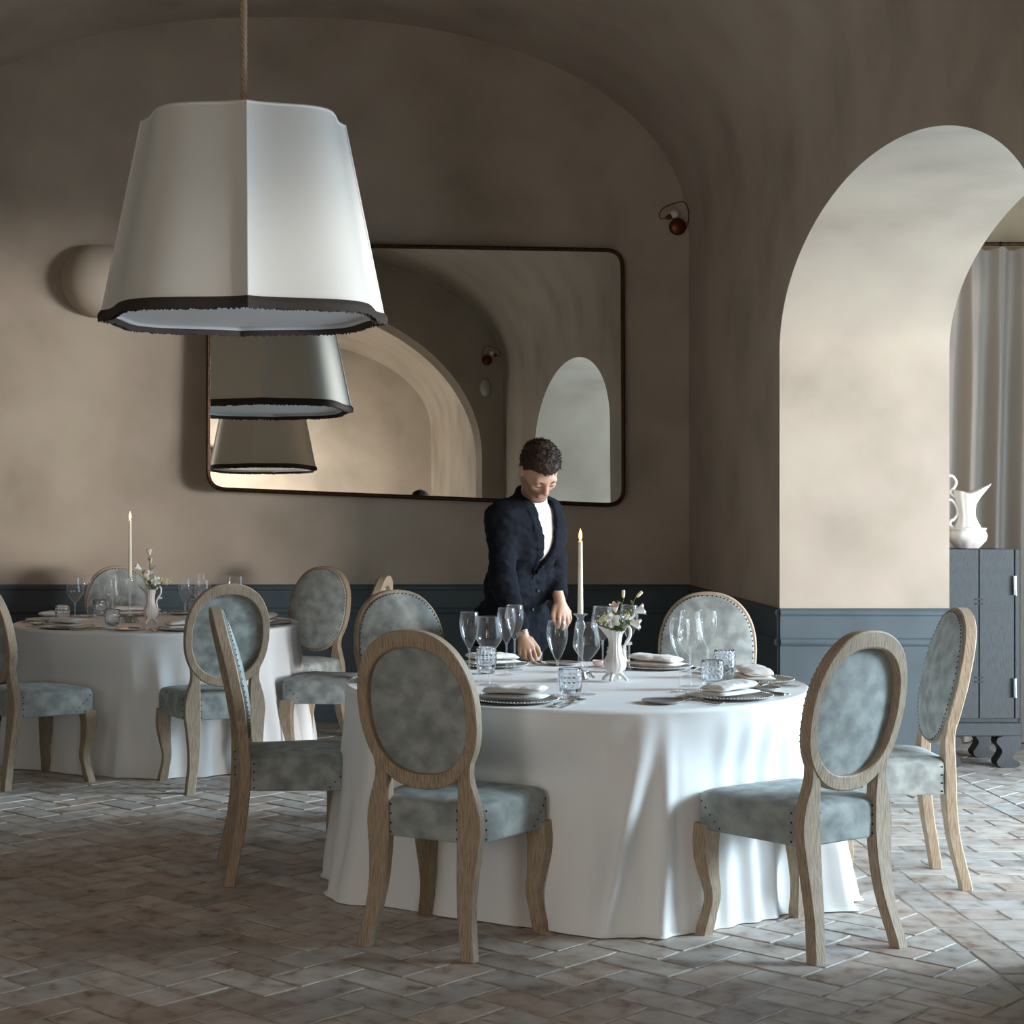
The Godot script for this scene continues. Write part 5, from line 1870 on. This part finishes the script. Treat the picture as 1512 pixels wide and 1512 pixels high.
	for l in legs:
		g = Geo.new()
		var a: Vector3 = l[2]
		var toe := Vector3(fwd.x, 0, fwd.z).normalized()
		g.field(func(p: Vector3):
			var d := cap(p, Vector3(a.x, 0.04, a.z) - toe * 0.06, Vector3(a.x, 0.035, a.z) + toe * 0.14, 0.04, 0.034)
			d = smin(d, cap(p, Vector3(a.x, 0.05, a.z), a, 0.045, 0.045), 0.02)
			return maxf(d, -p.y), Vector3(a.x, 0, a.z) - Vector3(0.26, 0.012, 0.26), Vector3(a.x, 0.14, a.z) + Vector3(0.26, 0, 0.26), 0.01)
		obj("shoe", g, M.shoe, P)
	g = Geo.new()
	var ax: Vector3 = (J.rw - J.re).normalized()
	var sx := ax.cross(Vector3.BACK).normalized()
	var sy := ax.cross(sx)
	for k in 3:
		var ring := []
		for i in 25:
			var a := TAU * i / 24.0
			ring.append(J.rw - ax * (0.006 - 0.0065 * k) + (sx * cos(a) + sy * sin(a)) * 0.0285 + ax * 0.002 * sin(a * 2 + k))
		g.tube(ring, 0.0022, 6, false)
	obj("bracelet", g, M.silver, P)
	tag(P, "person in a dark navy suit and white shirt bending over the table to lay cutlery", "person")

# ------------------------------------------------------------------ the scene
func unseen_window_light(d: float, y: float, w: float, h: float, e: float, c: Color, gallery := true) -> void:
	var l := AreaLight3D.new()
	l.name = numbered("unseen_window_daylight")
	l.area_size = Vector2(w, h)
	l.area_normalize_energy = true
	l.light_energy = e
	l.light_color = c
	l.area_range = 40.0
	l.shadow_enabled = true
	add_child(l)
	l.position = at(4.55 if gallery else WALL_L + 0.04, d, y)
	l.rotation.y = PI / 2 if gallery else -PI / 2        # shines into the gallery, or into the room behind the camera

func unseen_area_light(called: String, from: Vector3, to: Vector3, size: Vector2, e: float) -> void:
	var glow := AreaLight3D.new()
	glow.name = called
	glow.area_size = size
	glow.area_normalize_energy = true
	glow.light_energy = e
	glow.light_color = Color(1.0, 0.985, 0.965)
	glow.area_range = 60.0
	glow.shadow_enabled = true
	add_child(glow)
	glow.look_at_from_position(from, to)

func _ready() -> void:
	var cam := Camera3D.new()
	cam.name = "camera"
	cam.position = Vector3(0, EYE, 0)
	cam.near = 0.05
	cam.far = 100.0
	cam.projection = Camera3D.PROJECTION_FRUSTUM
	cam.size = 0.05 * 2.0 * 756.0 / FOC
	cam.frustum_offset = Vector2((756.0 - PX) / FOC, -(756.0 - PY) / FOC) * 0.05
	add_child(cam)
	var env := Environment.new()
	env.background_mode = Environment.BG_SKY
	env.sky = Sky.new()
	var sk := ProceduralSkyMaterial.new()
	sk.sky_top_color = Color(0.50, 0.64, 0.86)
	sk.sky_horizon_color = Color(0.80, 0.87, 0.95)
	sk.ground_bottom_color = Color(0.45, 0.44, 0.42)
	sk.ground_horizon_color = Color(0.70, 0.72, 0.74)
	env.sky.sky_material = sk
	env.tonemap_mode = Environment.TONE_MAPPER_LINEAR
	env.tonemap_exposure = 1.55
	env.sdfgi_enabled = true
	env.ssao_enabled = true
	env.ssil_enabled = true
	var we := WorldEnvironment.new()
	we.environment = env
	add_child(we)
	# low veiled sun through the tall gallery window; daylight from unseen windows
	var sun := DirectionalLight3D.new()
	sun.name = "veiled_sun"
	sun.light_color = Color(0.84, 0.94, 1.0)
	sun.light_energy = 1.25
	sun.light_angular_distance = 17.0
	sun.shadow_enabled = true
	sun.sky_mode = DirectionalLight3D.SKY_MODE_LIGHT_ONLY
	add_child(sun)
	sun.look_at_from_position(Vector3(20, 20.0 * tan(deg_to_rad(17.0)), -7.6), Vector3(0, 0, -7.0))
	var day := Color(0.82, 0.925, 1.0)
	unseen_window_light(6.0, 1.5, 5.8, 2.9, 14.0, day)  # gallery window out of view, sized to light the tables and floor
	unseen_window_light(-1.6, 1.4, 2.6, 2.7, 10.0, Color(0.98, 0.98, 0.97), false)  # unseen window behind the camera, placed to lift the shaded side of the room
	# unseen outside lights placed to light the back wall, jamb and rear bay
	unseen_area_light("unseen_outside_light_right", at(24.0, -10.2, 1.65), at(1.0, 9.0, 1.4), Vector2(9.0, 3.2), 850.0)
	unseen_area_light("unseen_outside_light_left", at(-9.0, 4.5, 1.5), at(-0.2, -3.8, 1.6), Vector2(3.0, 2.6), 430.0)
	make_materials()
	build_room()
	build_floor()
	build_tables()
	build_chairs()
	build_lamps()
	build_wall_things()
	build_gallery_things()
	build_waiter()
	build_tableware()
